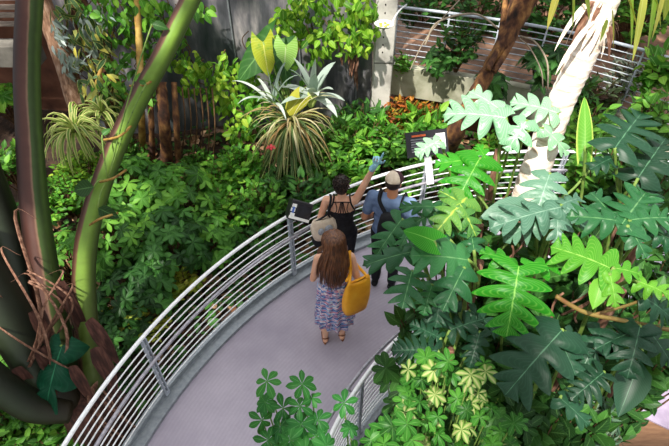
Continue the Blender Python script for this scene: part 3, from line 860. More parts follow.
# drooping mop of straps on a short trunk
mc = at(291, 122, 7.9)
rosette('strap_mop', 'shaggy mop of long drooping cream and green straps on a short trunk before the wall', 'dracaena', mc, 170, .92, .017, 1.1, L_mop, up=(-.9, 1.1), stemto=(mc[0], mc[1] + .1, GZ))
m = MB()
for i in range(80):
    t = rng.uniform(0, 6.28); strap(m, mc + A(.12 * math.cos(t), .12 * math.sin(t) - .05, -.15), A(math.cos(t) * .5, math.sin(t) * .5 - .2, -.5), rng.uniform(.6, 1.15), .012, .5, rnd=rng.uniform(.0, .5))
m.build('hanging_straps', L_mop, bpy.data.objects['strap_mop'])
m = MB(); m.ell(at(271, 148, 7.3), (.03, .03, .04)); 
for i in range(8): strap(m, at(271, 148, 7.3), A(math.cos(i * .8), math.sin(i * .8) * .6, .6), .085, .014, .5, n=4)
o = m.build('red_bloom', mottled('red bloom', ['#a8242c', '#d84a50'], 9, .5, 0, 0)); props(o, 'small red flower among the straps left of the woman in black', 'flower')
rosette('striped_spider_plant', 'yellow striped arching spider plant in front of the dark hollow at upper left', 'spider plant', at(76, 132, 7.6), 60, .75, .03, 1.5, L_edge, up=(-.1, 1.3), group='striped rosettes')
rosette('striped_spider_plant', 'smaller striped rosette just right of the arching spider plant', 'spider plant', at(102, 112, 7.9), 26, .5, .028, 1.2, L_edge, up=(-.1, 1.3), group='striped rosettes')

# ------------------------------------------------------------------ shrubs beyond the rail, left to right
B = bush
TP = TOl
B('broadleaf_shrub', 'broad shrub of five fingered leaves just right of the leaning palm stalk', 'shrub', 128, 190, 1.3, .62, 46, 'whorl', TP, .24, L_mid)
B('broadleaf_shrub', 'broad green shrub in the middle of the left bed, below the brown trunks', 'shrub', 172, 196, 1.2, .62, 44, 'whorl', TP, .24, L_mid)
B('broadleaf_shrub', 'broad shrub low beside the palm stalk, left of the railing', 'shrub', 118, 243, 1.25, .6, 46, 'whorl', TP, .23, L_mid)
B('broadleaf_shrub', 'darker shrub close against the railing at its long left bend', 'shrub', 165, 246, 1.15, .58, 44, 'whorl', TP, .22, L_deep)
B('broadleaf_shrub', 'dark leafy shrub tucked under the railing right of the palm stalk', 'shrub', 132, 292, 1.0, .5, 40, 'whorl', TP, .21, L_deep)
B('broadleaf_shrub', 'leafy shrub pushing against the railing halfway to the display box', 'shrub', 205, 240, .9, .46, 36, 'whorl', TP, .21, L_mid)
B('broadleaf_shrub', 'small shrub seen between the two left palm stalks', 'shrub', 70, 262, 1.0, .5, 34, 'whorl', TP, .2, L_mid)
B('yellow_shrub', 'yellow green small leaved shrub at the foot of the railing by the palm', 'shrub', 140, 320, .7, .42, 46, 'alt', TO, .1, L_yel)
B('yellow_shrub', 'yellow tinged shrub behind the railing in the left bend', 'shrub', 182, 280, .6, .34, 30, 'alt', TOb, .12, L_yel)
B('lime_shrub', 'lime green shrub under the shaggy strap mop', 'shrub', 240, 168, .9, .42, 50, 'alt', TOb, .14, L_bright)
B('lime_shrub', 'bright shrub left of the strap mop, below the lime vine', 'shrub', 214, 182, .75, .4, 46, 'alt', TOb, .14, L_bright)
B('lime_shrub', 'bright low shrub behind the railing midway to the display box', 'shrub', 226, 212, .8, .45, 50, 'alt', TOb, .13, L_bright)
B('lime_shrub', 'green shrub just left of the display box', 'shrub', 262, 205, .8, .45, 50, 'alt', TOb, .14, L_mid)
B('lime_shrub', 'deep green shrub below the strap mop trunk', 'shrub', 285, 182, .8, .42, 44, 'alt', TOb, .15, L_deep)
B('lime_shrub', 'dark leafy shrub seen through the bars left of the woman in black', 'shrub', 262, 240, .55, .4, 40, 'alt', TOb, .14, L_deep)
B('lime_shrub', 'long leaved shrub behind the display box', 'shrub', 306, 196, .8, .4, 40, 'alt', T_oval(.17, 5, 2), .22, L_deep)
B('small_shrub', 'pale small leaved shrub between the spider plant and the broad shrubs', 'shrub', 82, 172, .8, .45, 60, 'alt', TOb, .1, L_lime)
B('small_shrub', 'small leaved green shrub left of the leaning stalk, under the spider plant', 'shrub', 62, 198, .8, .45, 60, 'alt', TOb, .1, L_bright)
B('small_shrub', 'small leaved shrub in front of the dark trunks', 'shrub', 122, 158, .8, .42, 50, 'alt', TOb, .11, L_mid)
B('small_shrub', 'low shrub right of the dark trunks under the lime vine', 'shrub', 198, 160, .45, .25, 24, 'alt', TOb, .12, L_mid)
B('edge_shrub', 'bright green shrub at the left edge above the palm stalks', 'shrub', 2, 102, 1.0, .4, 34, 'whorl', TO, .2, L_bright)
B('edge_shrub', 'green shrub at the left edge beside the brown palm stalk', 'shrub', 8, 165, .9, .4, 40, 'alt', TOb, .16, L_mid)
B('edge_shrub', 'shadowed shrub at the lower left edge under the palm base', 'shrub', 10, 400, .7, .42, 40, 'alt', TO, .16, L_mid, cpos=at(8, 385, 5.6), base=A(*at(8, 395, 6.0)[:2], GZ))
B('edge_shrub', 'green shrub in the lower left corner', 'shrub', 15, 440, .6, .42, 46, 'alt', TO, .17, L_mid, cpos=at(14, 428, 5.4), base=A(*at(14, 428, 5.6)[:2], GZ))
B('edge_shrub', 'green shrub below the hanging dark leaf, next to the railing end', 'shrub', 58, 440, .5, .4, 40, 'alt', TO, .15, L_mid, cpos=at(58, 428, 5.5), base=A(*at(58, 428, 5.7)[:2], GZ))
B('edge_shrub', 'leafy shrub between the palm base and the railing', 'shrub', 115, 350, .5, .34, 30, 'whorl', TP, .16, L_deep, cpos=at(118, 335, 6.1), base=A(*at(118, 335, 6.3)[:2], GZ))
# behind the people
B('leafy_shrub', 'long leaved shrub under the wall, left of the pointing hand', 'shrub', 345, 142, 1.0, .5, 50, 'alt', T_oval(.2, 5, 2), .22, L_mid)
B('leafy_shrub', 'shrub with a lit yellow leaf right above the gloved hand', 'shrub', 372, 138, 1.1, .42, 42, 'alt', T_oval(.2, 5, 2), .24, L_bright)
B('leafy_shrub', 'shrub behind the raised arm and railing', 'shrub', 352, 172, .8, .4, 46, 'alt', TOb, .15, L_bright)
B('leafy_shrub', 'low shrub behind the head of the woman in black', 'shrub', 326, 168, .8, .4, 44, 'alt', TOb, .15, L_mid)
B('leafy_shrub', 'shrub left of the dark information board', 'shrub', 400, 146, 1.0, .42, 46, 'alt', T_oval(.2, 5, 2), .2, L_mid)
B('leafy_shrub', 'broad leaved shrub above the dark information board', 'shrub', 425, 128, 1.1, .42, 34, 'alt', T_oval(.24, 5, 2), .26, L_bright)
B('leafy_shrub', 'deep green shrub below the pillar foot', 'shrub', 362, 118, 1.1, .42, 40, 'alt', T_oval(.2, 5, 2), .22, L_deep)
B('leafy_shrub', 'green shrub seen through the bars right of the cap', 'shrub', 420, 178, .6, .4, 40, 'alt', TOb, .15, L_mid)
B('leafy_shrub', 'green shrub behind the far railing left of the pale trunk', 'shrub', 492, 158, .8, .5, 46, 'alt', TOb, .16, L_bright)
B('leafy_shrub', 'green shrub behind the far railing right of the pale trunk', 'shrub', 562, 152, .8, .5, 50, 'alt', TOb, .15, L_mid)
B('leafy_shrub', 'dark shrub low behind the far railing near the pale trunk', 'shrub', 520, 178, .6, .5, 40, 'alt', TOb, .15, L_deep)
B('croton', 'orange and red leaved croton under the balcony edge', 'croton', 404, 116, 1.0, .42, 60, 'alt', TO, .13, L_croton, 'crotons under the balcony')
B('croton', 'yellow orange croton right of the red one under the balcony', 'croton', 426, 116, .9, .32, 40, 'alt', TO, .13, L_croton, 'crotons under the balcony')
# plants hanging over and behind the balcony
gB = 'plants around the balcony'
def BB(label, px, py, t, r, n, style, T, S, M, name='balcony_shrub', cat='shrub', **k):
    c = at(px, py, t); b = A(c[0], c[1] + .1, c[2] - r * 1.6)
    return bush(name, label, cat, 0, 0, 1, r, n, style, T, S, M, gB, cpos=c, base=b, low=-.8, squash=.9, **k)
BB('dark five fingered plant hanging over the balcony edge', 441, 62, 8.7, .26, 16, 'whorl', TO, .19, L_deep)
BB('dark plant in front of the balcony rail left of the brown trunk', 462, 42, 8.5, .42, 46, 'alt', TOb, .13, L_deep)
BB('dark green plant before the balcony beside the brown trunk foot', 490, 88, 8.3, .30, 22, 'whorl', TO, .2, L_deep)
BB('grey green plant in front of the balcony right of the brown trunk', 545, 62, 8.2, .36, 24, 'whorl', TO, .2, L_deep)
BB('small plant at the left end of the balcony rail', 403, 62, 8.9, .15, 12, 'alt', TO, .13, L_mid)
BB('dark crown at the top edge right of the pillar', 425, 2, 10.5, .7, 60, 'alt', TOb, .18, L_deep)
BB('dark crown at the top edge above the balcony rail', 480, 5, 10.2, .7, 60, 'alt', TOb, .18, L_deep)
BB('dark crown behind the strap leaves at the top', 555, 10, 9.8, .7, 60, 'alt', TOb, .18, L_deep)
BB('dark crown at the top right corner', 640, 8, 9.0, .7, 70, 'alt', TOb, .17, L_mid)
BB('dark reddish plant before the balcony at right', 600, 95, 7.8, .36, 40, 'alt', TO, .14, leafmat('dusky leaf', ['#2a2018', '#43281e', '#3c4a2c', '#5a6a44'], None, trans=.15))
BB('pale grey leaved plant among the balcony bars at right', 625, 78, 8.0, .34, 40, 'alt', TO, .14, leafmat('grey leaf', ['#4a5248', '#6f7868', '#9aa08c'], None, trans=.15))
BB('fresh green broad leaves at the right edge', 662, 66, 7.2, .26, 16, 'alt', TOb, .24, L_bright)
BB('green shrub behind the dark philodendron at right', 655, 120, 7.0, .4, 36, 'alt', TOb, .2, L_mid)
BB('green plant below the pale trunk at right', 590, 128, 6.9, .36, 34, 'alt', TOb, .17, L_mid)
BB('shrub between pale trunk and lime spear leaf', 575, 95, 7.4, .28, 30, 'alt', TOn, .2, L_deep)
# ground cover that nobody could count
m = MB(); n = 7000
th = np.radians(rng.uniform(20, 225, n)); rr = RO + .15 + rng.uniform(0, 1, n) ** 1.3 * 4.6
X = CC[0] + rr * np.cos(th); Y = CC[1] + rr * np.sin(th)
lim = np.where(X < .9, YB - .15, np.interp(X, bcurve[:, 0], bcurve[:, 1] + .25)); ok = (Y < lim) & (X > -6.5) & (X < 6)
X, Y = X[ok], Y[ok]; n = len(X)
Zg = np.array([gz(x, y) for x, y in zip(X, Y)]) + rng.uniform(.03, .28, n)
a = rng.uniform(0, 6.28, n)
m.scatter(TOb, np.stack([X, Y, Zg], -1), np.stack([np.cos(a), np.sin(a), rng.uniform(-.2, .5, n)], -1), np.stack([rng.normal(0, .3, n), rng.normal(-.1, .3, n), np.ones(n)], -1), rng.uniform(.08, .19, n), rng.uniform(0, 1, n))
o = m.build('undergrowth', L_deep); props(o, 'low green undergrowth covering the soil beyond the railing', 'undergrowth', kind='stuff')
m = MB(); n = 2600
X = rng.uniform(-4.5, 6.5, n); Y = rng.uniform(3.5, 9.5, n); r_ = np.hypot(X - CC[0], Y - CC[1]); ok = (r_ > RO + .15) & (Y < np.where(X < .9, YB - .15, np.interp(X, bcurve[:, 0], bcurve[:, 1] + .25))); X, Y = X[ok], Y[ok]; n = len(X); a = rng.uniform(0, 6.28, n)
m.scatter(TOb, np.stack([X, Y, np.array([gz(x, y) for x, y in zip(X, Y)]) + .05], -1), np.stack([np.cos(a), np.sin(a), rng.uniform(-.1, .2, n)], -1), np.stack([rng.normal(0, .2, n), rng.normal(0, .2, n), np.ones(n)], -1), rng.uniform(.1, .24, n), rng.uniform(0, 1, n))
o = m.build('leaf_litter', leafmat('dry litter leaf', ['#4f3422', '#7d5c40', '#a98a6c', '#6a4630'], None, trans=.1, rough=.8)); props(o, 'tan dry leaves scattered over the soil', 'leaf litter', kind='stuff')

# ------------------------------------------------------------------ big trunks at the right
trunk('brown_tree', 'rough brown tree trunk leaning right in front of the balcony', [onz(440, 160, GZ), at(458, 128, 8.0), at(474, 98, 7.9), at(490, 68, 7.8), at(512, 28, 7.6), at(535, -25, 7.3)], [.2, .13, .115, .11, .13, .24], M_bark, 'tree', k=14, rough=.25)
m = MB()
for pts in (((498, 50), (506, 20), (520, -20)), ((505, 48), (518, 18), (540, -20)), ((488, 70), (500, 40), (508, -20)), ((494, 72), (512, 42), (530, 0))):
    m.tube(spline([at(x, y, 7.62) for x, y in pts], 14), .045, 8)
m.build('bark_ridge', M_bark, bpy.data.objects['brown_tree'])
for lab, pts, r in (('pale arching aerial root crossing the balcony rail left of the brown trunk', [(425, 45), (438, 22), (475, 14), (500, 30)], .022), ('pale aerial root arching down right of the brown trunk', [(520, 36), (535, 42), (547, 62), (548, 92)], .02), ('thin pale root beside the arching one right of the brown trunk', [(519, 38), (530, 48), (541, 70), (543, 88)], .014), ('dark thin branch rising from the balcony at left of the brown trunk', [(410, 70), (425, 40), (450, 10), (470, -10)], .012)):
    m = MB(); m.tube(spline([at(x, y, 7.7) for x, y in pts], 24), r * .7, 7); props(m.build('aerial_root', M_rootc), lab, 'root', 'aerial roots by the brown trunk')

palm2 = empty('pale_palm', A(1.25, 2.9, -1.5), 'tall pale palm trunk in full sun hung with dry husks and strap leaves', 'palm')
tp = [A(1.15, 2.75, -1.5), at(505, 260, 4.75), at(532, 180, 4.25), at(560, 105, 4.05), at(586, 48, 3.9), at(612, -20, 3.75)]
C_ = spline(tp, 70); R_ = np.interp(np.linspace(0, 1, 70), [0, .4, .6, .8, 1], [.13, .115, .10, .10, .105]) * (1 + .06 * (np.arange(70) % 2))
m = MB(); m.tube(C_, R_, 18); m.build('trunk', M_palebark, palm2)
for i in range(26):
    p = at(598 + rng.uniform(-16, 14), 25 + rng.uniform(-30, 12), 3.72); d = A(rng.uniform(-.7, .3), rng.uniform(-.5, .1), -.6)
    m = MB(); strap(m, p, d, rng.uniform(.12, .38), rng.uniform(.012, .025), .4, rnd=.5); m.build('husk', M_fibre if i % 3 == 0 else M_palebark, palm2)
for i, (x0, y0, x1, y1) in enumerate(((560, -12, 547, 30), (572, -14, 573, 28), (583, -14, 590, 20), (630, -15, 632, 50), (624, -12, 640, 34), (645, -12, 633, 62), (655, -14, 648, 50), (650, -12, 662, 26), (664, -14, 652, 40), (668, -10, 664, 20), (612, 10, 614, 48), (607, 20, 600, 42))):
    m = MB(); p = at(x0, y0, 3.55); q = at(x1, y1, 3.75)
    d = q - p; L_ = np.linalg.norm(d); strap(m, p, d, L_, .032 if i < 10 else .014, .05, rnd=rng.uniform(.3, 1) if i < 3 else rng.uniform(0, .8)); m.build('strap_leaf', L_palm, palm2)
m = MB()
for i in range(26):
    p = at(528 + rng.uniform(-10, 10), 182 + rng.uniform(-8, 22), 4.25); m.tube(bez(p, p + rng.normal(size=3) * .08, p + A(rng.uniform(-.15, .1), rng.uniform(-.1, .1), -.35), 7), .011, 5)
m.build('root_mass', M_fibre, palm2)
# ------------------------------------------------------------------ philodendrons in the middle of the ring
TL = {i: T_lobed((4, 3, 4, 5)[i % 4], seed=i, w=.46, depth=(.72, .66, .78, .7)[i % 4]) for i in range(8)}
TB = {i: T_lobed((4, 3, 4, 5)[i % 4], seed=20 + i, w=.46, depth=(.42, .35, .5, .3)[i % 4], notchw=.11) for i in range(6)}
HB = -1.5
M_lian = mottled('olive brown vine', ['#5a4a22', '#7d6a34', '#6d4a2a'], 10, .6, 0, .2)
gP = 'philodendrons inside the ring'


def philo(name, label, node, base, leaves, M, group=gP, pet=M_stem, stem=True):
    base = np.asarray(base, float); node = np.asarray(node, float)
    root = empty(name, base, label, 'philodendron', group)
    st = spline([base, base * .6 + node * .4 + A(.12, .08, 0), node], 24)
    if stem:
        m = MB(); m.tube(st, .03, 8); m.build('stem', M_fibre, root)
    lf = None; prev = None
    for i, L in enumerate(leaves):
        (bx, by), (tx, ty), t0, t1, T, W = L[:6]
        mat = L[6] if len(L) > 6 and L[6] is not None else M
        roll = L[7] if len(L) > 7 else 0
        p = at(bx, by, t0); q = at(tx, ty, t1); y = nrm(q - p)
        v = nrm(CAMP - p) * .55 + A(0, 0, .75); v = nrm(v - y * (v @ y)); x = np.cross(y, v); nv = v * math.cos(roll) + x * math.sin(roll)
        same = prev is not None and math.hypot(bx - prev[0], by - prev[1]) < 6 and prev[2] == mat.name
        if not same: m = MB(); shade = rng.uniform(0, 1)
        m.scatter(T, [p], [y], [nv], [np.linalg.norm(q - p)], [np.clip(shade + rng.uniform(-.1, .1), 0, 1)], W)
        nx = leaves[i + 1] if i + 1 < len(leaves) else None
        nmat = (nx[6] if len(nx) > 6 and nx[6] is not None else M) if nx else None
        prev = (bx, by, mat.name)
        if nx and math.hypot(nx[0][0] - bx, nx[0][1] - by) < 6 and nmat.name == mat.name: continue
        lf = m.build('leaf', mat, root)
        j = st[int(rng.uniform(14, 23))]
        m = MB(); m.tube(bez(j, (j + p) / 2 + A(0, 0, .12) - y * .12, p, 12), .011, 6); m.build('petiole', pet, lf)
    return root


c_in = A(1.5, 2.6, HB)
philo('philodendron', 'philodendron with big pale sunlit lobed leaves left of the pale palm trunk', at(498, 150, 4.2), A(1.25, 2.75, HB), [
    ((506, 118), (446, 106), 3.75, 3.8, TL[0], 1.0), ((527, 120), (507, 148), 3.7, 3.68, TL[1], 1.1), ((498, 108), (470, 86), 3.8, 3.9, TL[5], .9),
    ((558, 113), (513, 96), 3.95, 4.0, TL[2], .9), ((544, 128), (572, 152), 3.9, 3.85, TL[1], .7), ((440, 140), (415, 152), 4.0, 4.0, TB[0], 1.0)], L_php)
philo('philodendron', 'bright green lobed philodendron leaf in front of the far railing beside the information board', at(484, 190, 4.1), A(1.1, 2.7, HB), [
    ((480, 158), (457, 198), 3.6, 3.5, TL[0], 1.25), ((474, 160), (436, 160), 3.65, 3.65, TL[5], .9), ((486, 160), (478, 142), 3.65, 3.7, TL[1], .9)], L_phb)
philo('philodendron', 'large spreading mid green philodendron overlapping the man in the cap', at(480, 262, 3.6), A(.95, 2.3, HB), [
    ((468, 260), (416, 250), 3.15, 3.05, TB[0], 1.15), ((464, 268), (444, 306), 3.1, 2.95, TL[1], .9),
    ((412, 271), (403, 304), 3.2, 3.05, TL[2], 1.2), ((432, 285), (424, 312), 3.25, 3.15, TL[0], 1.0),
    ((402, 219), (376, 252), 3.5, 3.4, TL[4], .85), ((412, 226), (400, 246), 3.5, 3.4, TL[5], .8), ((416, 251), (365, 260), 3.35, 3.25, TB[1], .6),
    ((434, 241), (405, 228), 3.1, 3.1, TH_, 1.0, L_phb), ((441, 207), (400, 203), 3.5, 3.5, TB[2], .6), ((436, 212), (412, 222), 3.55, 3.5, TL[6], .9),
    ((450, 240), (412, 238), 3.35, 3.3, TB[3], .9), ((442, 286), (436, 326), 3.3, 3.2, TL[3], 1.0, L_phd), ((474, 250), (470, 222), 3.3, 3.4, TB[4], 1.0)], L_ph)
philo('philodendron', 'philodendron with yellow mottled centre and long finger lobes above the bright green leaf', at(480, 225, 3.8), A(1.05, 2.45, HB), [
    ((466, 198), (438, 226), 3.4, 3.3, TL[6], 1.1), ((460, 204), (478, 234), 3.38, 3.3, TL[2], .8), ((462, 204), (440, 188), 3.42, 3.45, TL[1], .9)],
      leafmat('yellow centred philodendron leaf', ['#2f6230', '#3c7238', '#54853a'], '#b8c850', veinw=.12, rough=.4, trans=.2, side=.2, nveins=22))
philo('philodendron', 'vivid green deeply lobed philodendron with the leaf tip pointing down, centre right', at(530, 280, 3.5), A(1.25, 2.1, HB), [
    ((519, 266), (508, 336), 2.88, 2.75, TL[3], 1.25), ((514, 266), (482, 248), 2.95, 2.98, TL[1], .8), ((526, 266), (562, 264), 2.95, 2.95, TL[5], .8)], L_phb)
philo('philodendron', 'lime green lobed philodendron leaf lit at right of the vivid green one', at(622, 290, 3.4), A(1.7, 2.0, HB), [
    ((610, 268), (556, 242), 2.85, 2.9, TB[2], 1.25), ((614, 268), (645, 272), 2.85, 2.82, TL[1], 1.0), ((610, 274), (618, 306), 2.82, 2.75, TL[5], .8), ((603, 276), (594, 308), 2.85, 2.8, TO, 1.2), ((640, 282), (680, 296), 2.9, 2.8, TL[6], .8)], L_phy)
philo('philodendron', 'dark lobed philodendron leaf with a pale midrib right of the lime spear leaf', at(632, 190, 3.9), A(1.9, 2.5, HB), [
    ((615, 148), (646, 104), 3.5, 3.6, TL[2], 1.15), ((638, 178), (670, 130), 3.55, 3.6, TB[0], 1.1), ((612, 158), (592, 166), 3.6, 3.55, TB[1], 1.0), ((640, 178), (660, 206), 3.6, 3.5, TL[3], 1.0)], L_phd)
philo('philodendron', 'big glossy philodendron leaves spreading at the right edge above the lime leaf', at(640, 240, 3.6), A(1.95, 2.2, HB), [
    ((622, 224), (652, 182), 3.0, 3.15, TB[2], 1.1), ((624, 222), (574, 211), 3.02, 3.0, TL[4], .85), ((630, 220), (682, 212), 3.0, 3.0, TL[0], .9), ((628, 226), (650, 256), 2.98, 2.9, TL[1], .9),
    ((650, 230), (694, 246), 3.1, 3.0, TB[3], .8), ((612, 216), (592, 188), 3.1, 3.2, TL[5], .9)], L_ph)
philo('philodendron', 'grey green shiny philodendron leaves below the foot of the pale trunk', at(555, 225, 3.9), A(1.5, 2.5, HB), [
    ((550, 173), (538, 208), 3.6, 3.5, TB[0], 1.25), ((562, 207), (496, 219), 3.5, 3.4, TL[0], .75), ((558, 211), (558, 241), 3.5, 3.4, TL[1], 1.0), ((564, 206), (594, 222), 3.5, 3.4, TB[1], .9), ((562, 204), (584, 194), 3.5, 3.55, TL[5], .8),
    ((535, 206), (482, 213), 3.6, 3.55, TO, 1.1), ((546, 216), (508, 234), 3.6, 3.5, TB[4], .8)], L_phg)
philo('philodendron', 'very large dark grey green philodendron leaf low at centre right, under the brown vine', at(575, 345, 3.4), A(1.4, 1.7, HB), [
    ((562, 330), (507, 390), 2.75, 2.62, TB[0], 1.0), ((560, 340), (578, 374), 2.8, 2.7, TB[1], 1.0), ((566, 332), (594, 356), 2.82, 2.75, TB[2], .8)], L_phd)
philo('philodendron', 'shadowed dark philodendron leaves at the right edge below the brown vine', at(650, 330, 3.5), A(1.9, 1.7, HB), [
    ((640, 326), (630, 376), 3.0, 2.9, TL[0], 1.05), ((650, 332), (676, 364), 3.0, 2.9, TL[1], 1.0), ((636, 330), (600, 344), 3.1, 3.0, TL[2], .9), ((640, 360), (620, 416), 3.3, 3.2, TOb, .9), ((604, 372), (574, 396), 3.2, 3.1, TL[3], 1.0), ((645, 298), (680, 318), 3.0, 3.0, TB[0], 1.0), ((602, 330), (580, 374), 3.4, 3.3, TB[2], .8), ((560, 398), (592, 424), 3.3, 3.2, TB[1], .8)], L_phd)
philo('philodendron', 'small dark many fingered philodendron leaf beside the inner railing', at(450, 350, 3.6), A(.95, 1.9, HB), [
    ((438, 351), (392, 347), 3.3, 3.3, T_lobed(7, seed=2, w=.42, depth=.55, notchw=.16), 1.0), ((440, 338), (412, 322), 3.4, 3.4, TL[3], .9), ((450, 330), (484, 316), 3.4, 3.4, TL[4], .9), ((480, 332), (470, 366), 3.4, 3.3, TB[3], .8), ((470, 310), (502, 332), 3.5, 3.4, TL[0], .8), ((456, 300), (424, 320), 3.5, 3.45, TB[5], .8)], L_phd)
# lime spear leaf
single_leaf_plant('spear_leaf_plant', 'single upright lime edged spear leaf between the pale trunk and the dark lobed leaf', at(580, 205, 4.0), [(at(585, 146, 3.7), at(586, 92, 3.75), A(-.3, -.8, .4), .32)],
                  leafmat('spear leaf', ['#5a9a35', '#6aa83c'], '#a9d070', trans=.35, edge='#c4d468', edgew=.75, side=.2), 'foliage plant')

# background filler foliage deep inside the ring
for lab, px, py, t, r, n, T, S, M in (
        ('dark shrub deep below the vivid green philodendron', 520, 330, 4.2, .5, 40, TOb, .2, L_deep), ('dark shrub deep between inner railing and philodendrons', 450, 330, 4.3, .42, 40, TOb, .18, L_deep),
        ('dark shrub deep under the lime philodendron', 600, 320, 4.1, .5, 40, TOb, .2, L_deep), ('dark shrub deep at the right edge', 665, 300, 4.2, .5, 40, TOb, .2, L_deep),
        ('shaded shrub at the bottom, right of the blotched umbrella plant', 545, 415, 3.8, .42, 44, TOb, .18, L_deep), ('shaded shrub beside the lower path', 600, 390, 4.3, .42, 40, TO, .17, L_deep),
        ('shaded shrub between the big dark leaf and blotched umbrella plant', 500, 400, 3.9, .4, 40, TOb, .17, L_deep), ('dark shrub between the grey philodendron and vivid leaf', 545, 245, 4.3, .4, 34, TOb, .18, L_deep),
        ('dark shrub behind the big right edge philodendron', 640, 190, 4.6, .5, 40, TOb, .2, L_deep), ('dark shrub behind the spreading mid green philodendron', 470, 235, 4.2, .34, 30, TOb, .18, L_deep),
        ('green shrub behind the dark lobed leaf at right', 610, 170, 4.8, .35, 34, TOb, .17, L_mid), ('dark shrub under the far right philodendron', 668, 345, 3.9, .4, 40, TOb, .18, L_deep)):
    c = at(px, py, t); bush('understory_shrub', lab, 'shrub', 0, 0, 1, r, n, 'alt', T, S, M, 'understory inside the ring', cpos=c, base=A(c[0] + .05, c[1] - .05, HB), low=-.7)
c = at(585, 425, 3.9)
bush('feathery_plant', 'fine grey green feathery plant at the bottom right beside the lower path', 'fern', 0, 0, 1, .24, 40, 'alt', T_oval(.1, 4, 1), .12, leafmat('feathery', ['#2f4a35', '#54705a', '#86987e'], None, trans=.15), 'understory inside the ring', cpos=c, base=A(c[0], c[1], HB), low=-.6, per=9)
rosette('red_bromeliad', 'small red and pink bromeliad on the violet lower path at bottom right', 'bromeliad', onz(667, 421, -1.25), 16, .16, .03, .8, leafmat('red bromeliad leaf', ['#8a2030', '#c84858', '#e090a0'], None), up=(.2, 1.2))
for lab, pts, r, M in (('long brown vine stem arching across the leaves at right', [(556, 296), (572, 306), (590, 314), (620, 320), (650, 326), (690, 334)], .014, M_lian),
                       ('thinner brown side stem rising to the right above the long vine', [(592, 315), (625, 306), (650, 298), (690, 290)], .009, M_lian),
                       ('thin green stalk rising past the far railing to the spear leaf', [(500, 250), (540, 215), (572, 190), (598, 160)], .01, M_stem),
                       ('thin green stalk crossing below the yellow mottled philodendron', [(474, 190), (500, 225), (520, 248)], .012, M_stem)):
    m = MB(); m.tube(spline([at(x, y, 3.05 if M is M_lian else 3.9) for x, y in pts], 30), r, 7); props(m.build('liana' if M is M_lian else 'leaf_stalk_bare', M), lab, 'stem', 'bare stems inside the ring')
for i in range(14):
    x = rng.uniform(510, 655); y = rng.uniform(200, 345)
    p = at(x, y, 3.6 if y < 260 else 3.1); m = MB(); m.tube(bez(p, p + A(rng.uniform(-.1, .1), 0, -.1), p + A(rng.uniform(-.15, .15), rng.uniform(-.1, .1), -.28), 8), .008, 5)
    props(m.build('aerial_rootlet', M_fibre), 'short brown aerial rootlet dangling among the philodendrons', 'root', 'rootlets among the philodendrons')

# ------------------------------------------------------------------ umbrella plants
TU = T_oval(.23, 6, 2, fold=.15, droop=.35, peak=.64, tip=.4)


def umbrella(name, label, heads, base, M, S, k=(6, 8), tilt=.3, mats=None):
    base = np.asarray(base, float); root = empty(name, base, label, 'umbrella plant', 'umbrella plants')
    ms = [MB() for _ in range(2)]; s = MB()
    for (x, y, t, sc) in heads:
        p = at(x, y, t); ax = nrm(nrm(CAMP - p) * .7 + A(0, 0, .6) + rng.normal(size=3) * .22)
        whorl(ms[0 if mats is None or rng.random() < .78 else 1], TU, [p], [ax], [S * sc], k, tilt=tilt)
        s.tube(bez(base, base * .35 + p * .65 + A(0, 0, -.25), p, 9), np.linspace(.012, .004, 9), 5, caps=False)
    ms[0].build('foliage', M, root)
    if ms[1].n: ms[1].build('blotched_foliage', mats, root)
    s.build('stem', M_stem, root)


L_um = leafmat('umbrella leaf', ['#1c5224', '#28662a', '#3a7c34'], '#7ab068', rough=.4, trans=.2)
L_um2 = leafmat('fresh umbrella leaf', ['#1f4d1a', '#2f6a22', '#4c8830'], '#8cb868', rough=.4, trans=.25)
umbrella('umbrella_plant', 'dark green umbrella plant reaching over the walkway at bottom centre', [
    (267, 381, 2.7, 1.05), (302, 384, 2.72, 1.05), (265, 402, 2.75, .95), (283, 408, 2.72, 1), (300, 406, 2.7, 1.05), (262, 420, 2.72, 1), (280, 428, 2.68, 1.05), (301, 424, 2.66, 1.1), (318, 420, 2.7, .9), (316, 436, 2.66, 1),
    (290, 440, 2.62, 1.1), (268, 440, 2.66, 1), (326, 446, 2.62, .9), (305, 452, 2.6, 1.1), (278, 456, 2.6, 1), (312, 398, 2.75, .7)], A(.12, .95, HB), L_um, .082)
umbrella('umbrella_plant', 'small sprig of umbrella plant in front of the inner railing', [(344, 403, 2.75, 1.05), (350, 428, 2.8, .8)], A(.35, 1.1, HB), L_um, .08)
hd = []
for x, y in ((372, 440), (384, 444), (356, 452), (397, 438), (412, 440), (392, 426), (407, 424), (384, 430)):
    hd.append((x, y, 2.8 + rng.uniform(-.1, .1), 1.05))
umbrella('umbrella_plant', 'fresh green umbrella plant at the bottom edge right of the inner railing', hd, A(.5, 1.0, HB), L_um2, .085)
hd = []
for x, y in ((406, 388), (402, 402), (420, 378), (432, 372), (436, 396), (450, 376), (456, 398), (440, 414), (425, 420), (466, 412), (480, 392), (478, 420), (462, 432), (440, 436), (494, 408), (500, 430), (420, 400), (470, 376), (448, 360), (428, 356), (408, 372), (490, 444), (425, 444), (460, 450), (515, 420), (404, 412), (410, 412), (510, 442), (486, 372)):
    hd.append((x + rng.uniform(-3, 3), y + rng.uniform(-3, 3), 3.1 + rng.uniform(-.15, .2), rng.uniform(.85, 1.15)))
umbrella('umbrella_plant', 'large umbrella plant with cream blotched leaves at bottom right of centre', hd + [(x + rng.uniform(-9, 9), y + rng.uniform(-9, 9), t + .08, .9) for x, y, t, q in hd], A(.8, 1.3, HB), L_um2, .076, mats=leafmat('cream blotched umbrella leaf', ['#2f6622', '#467c2c', '#68903c'], '#c4c084', veinw=.8, trans=.25))
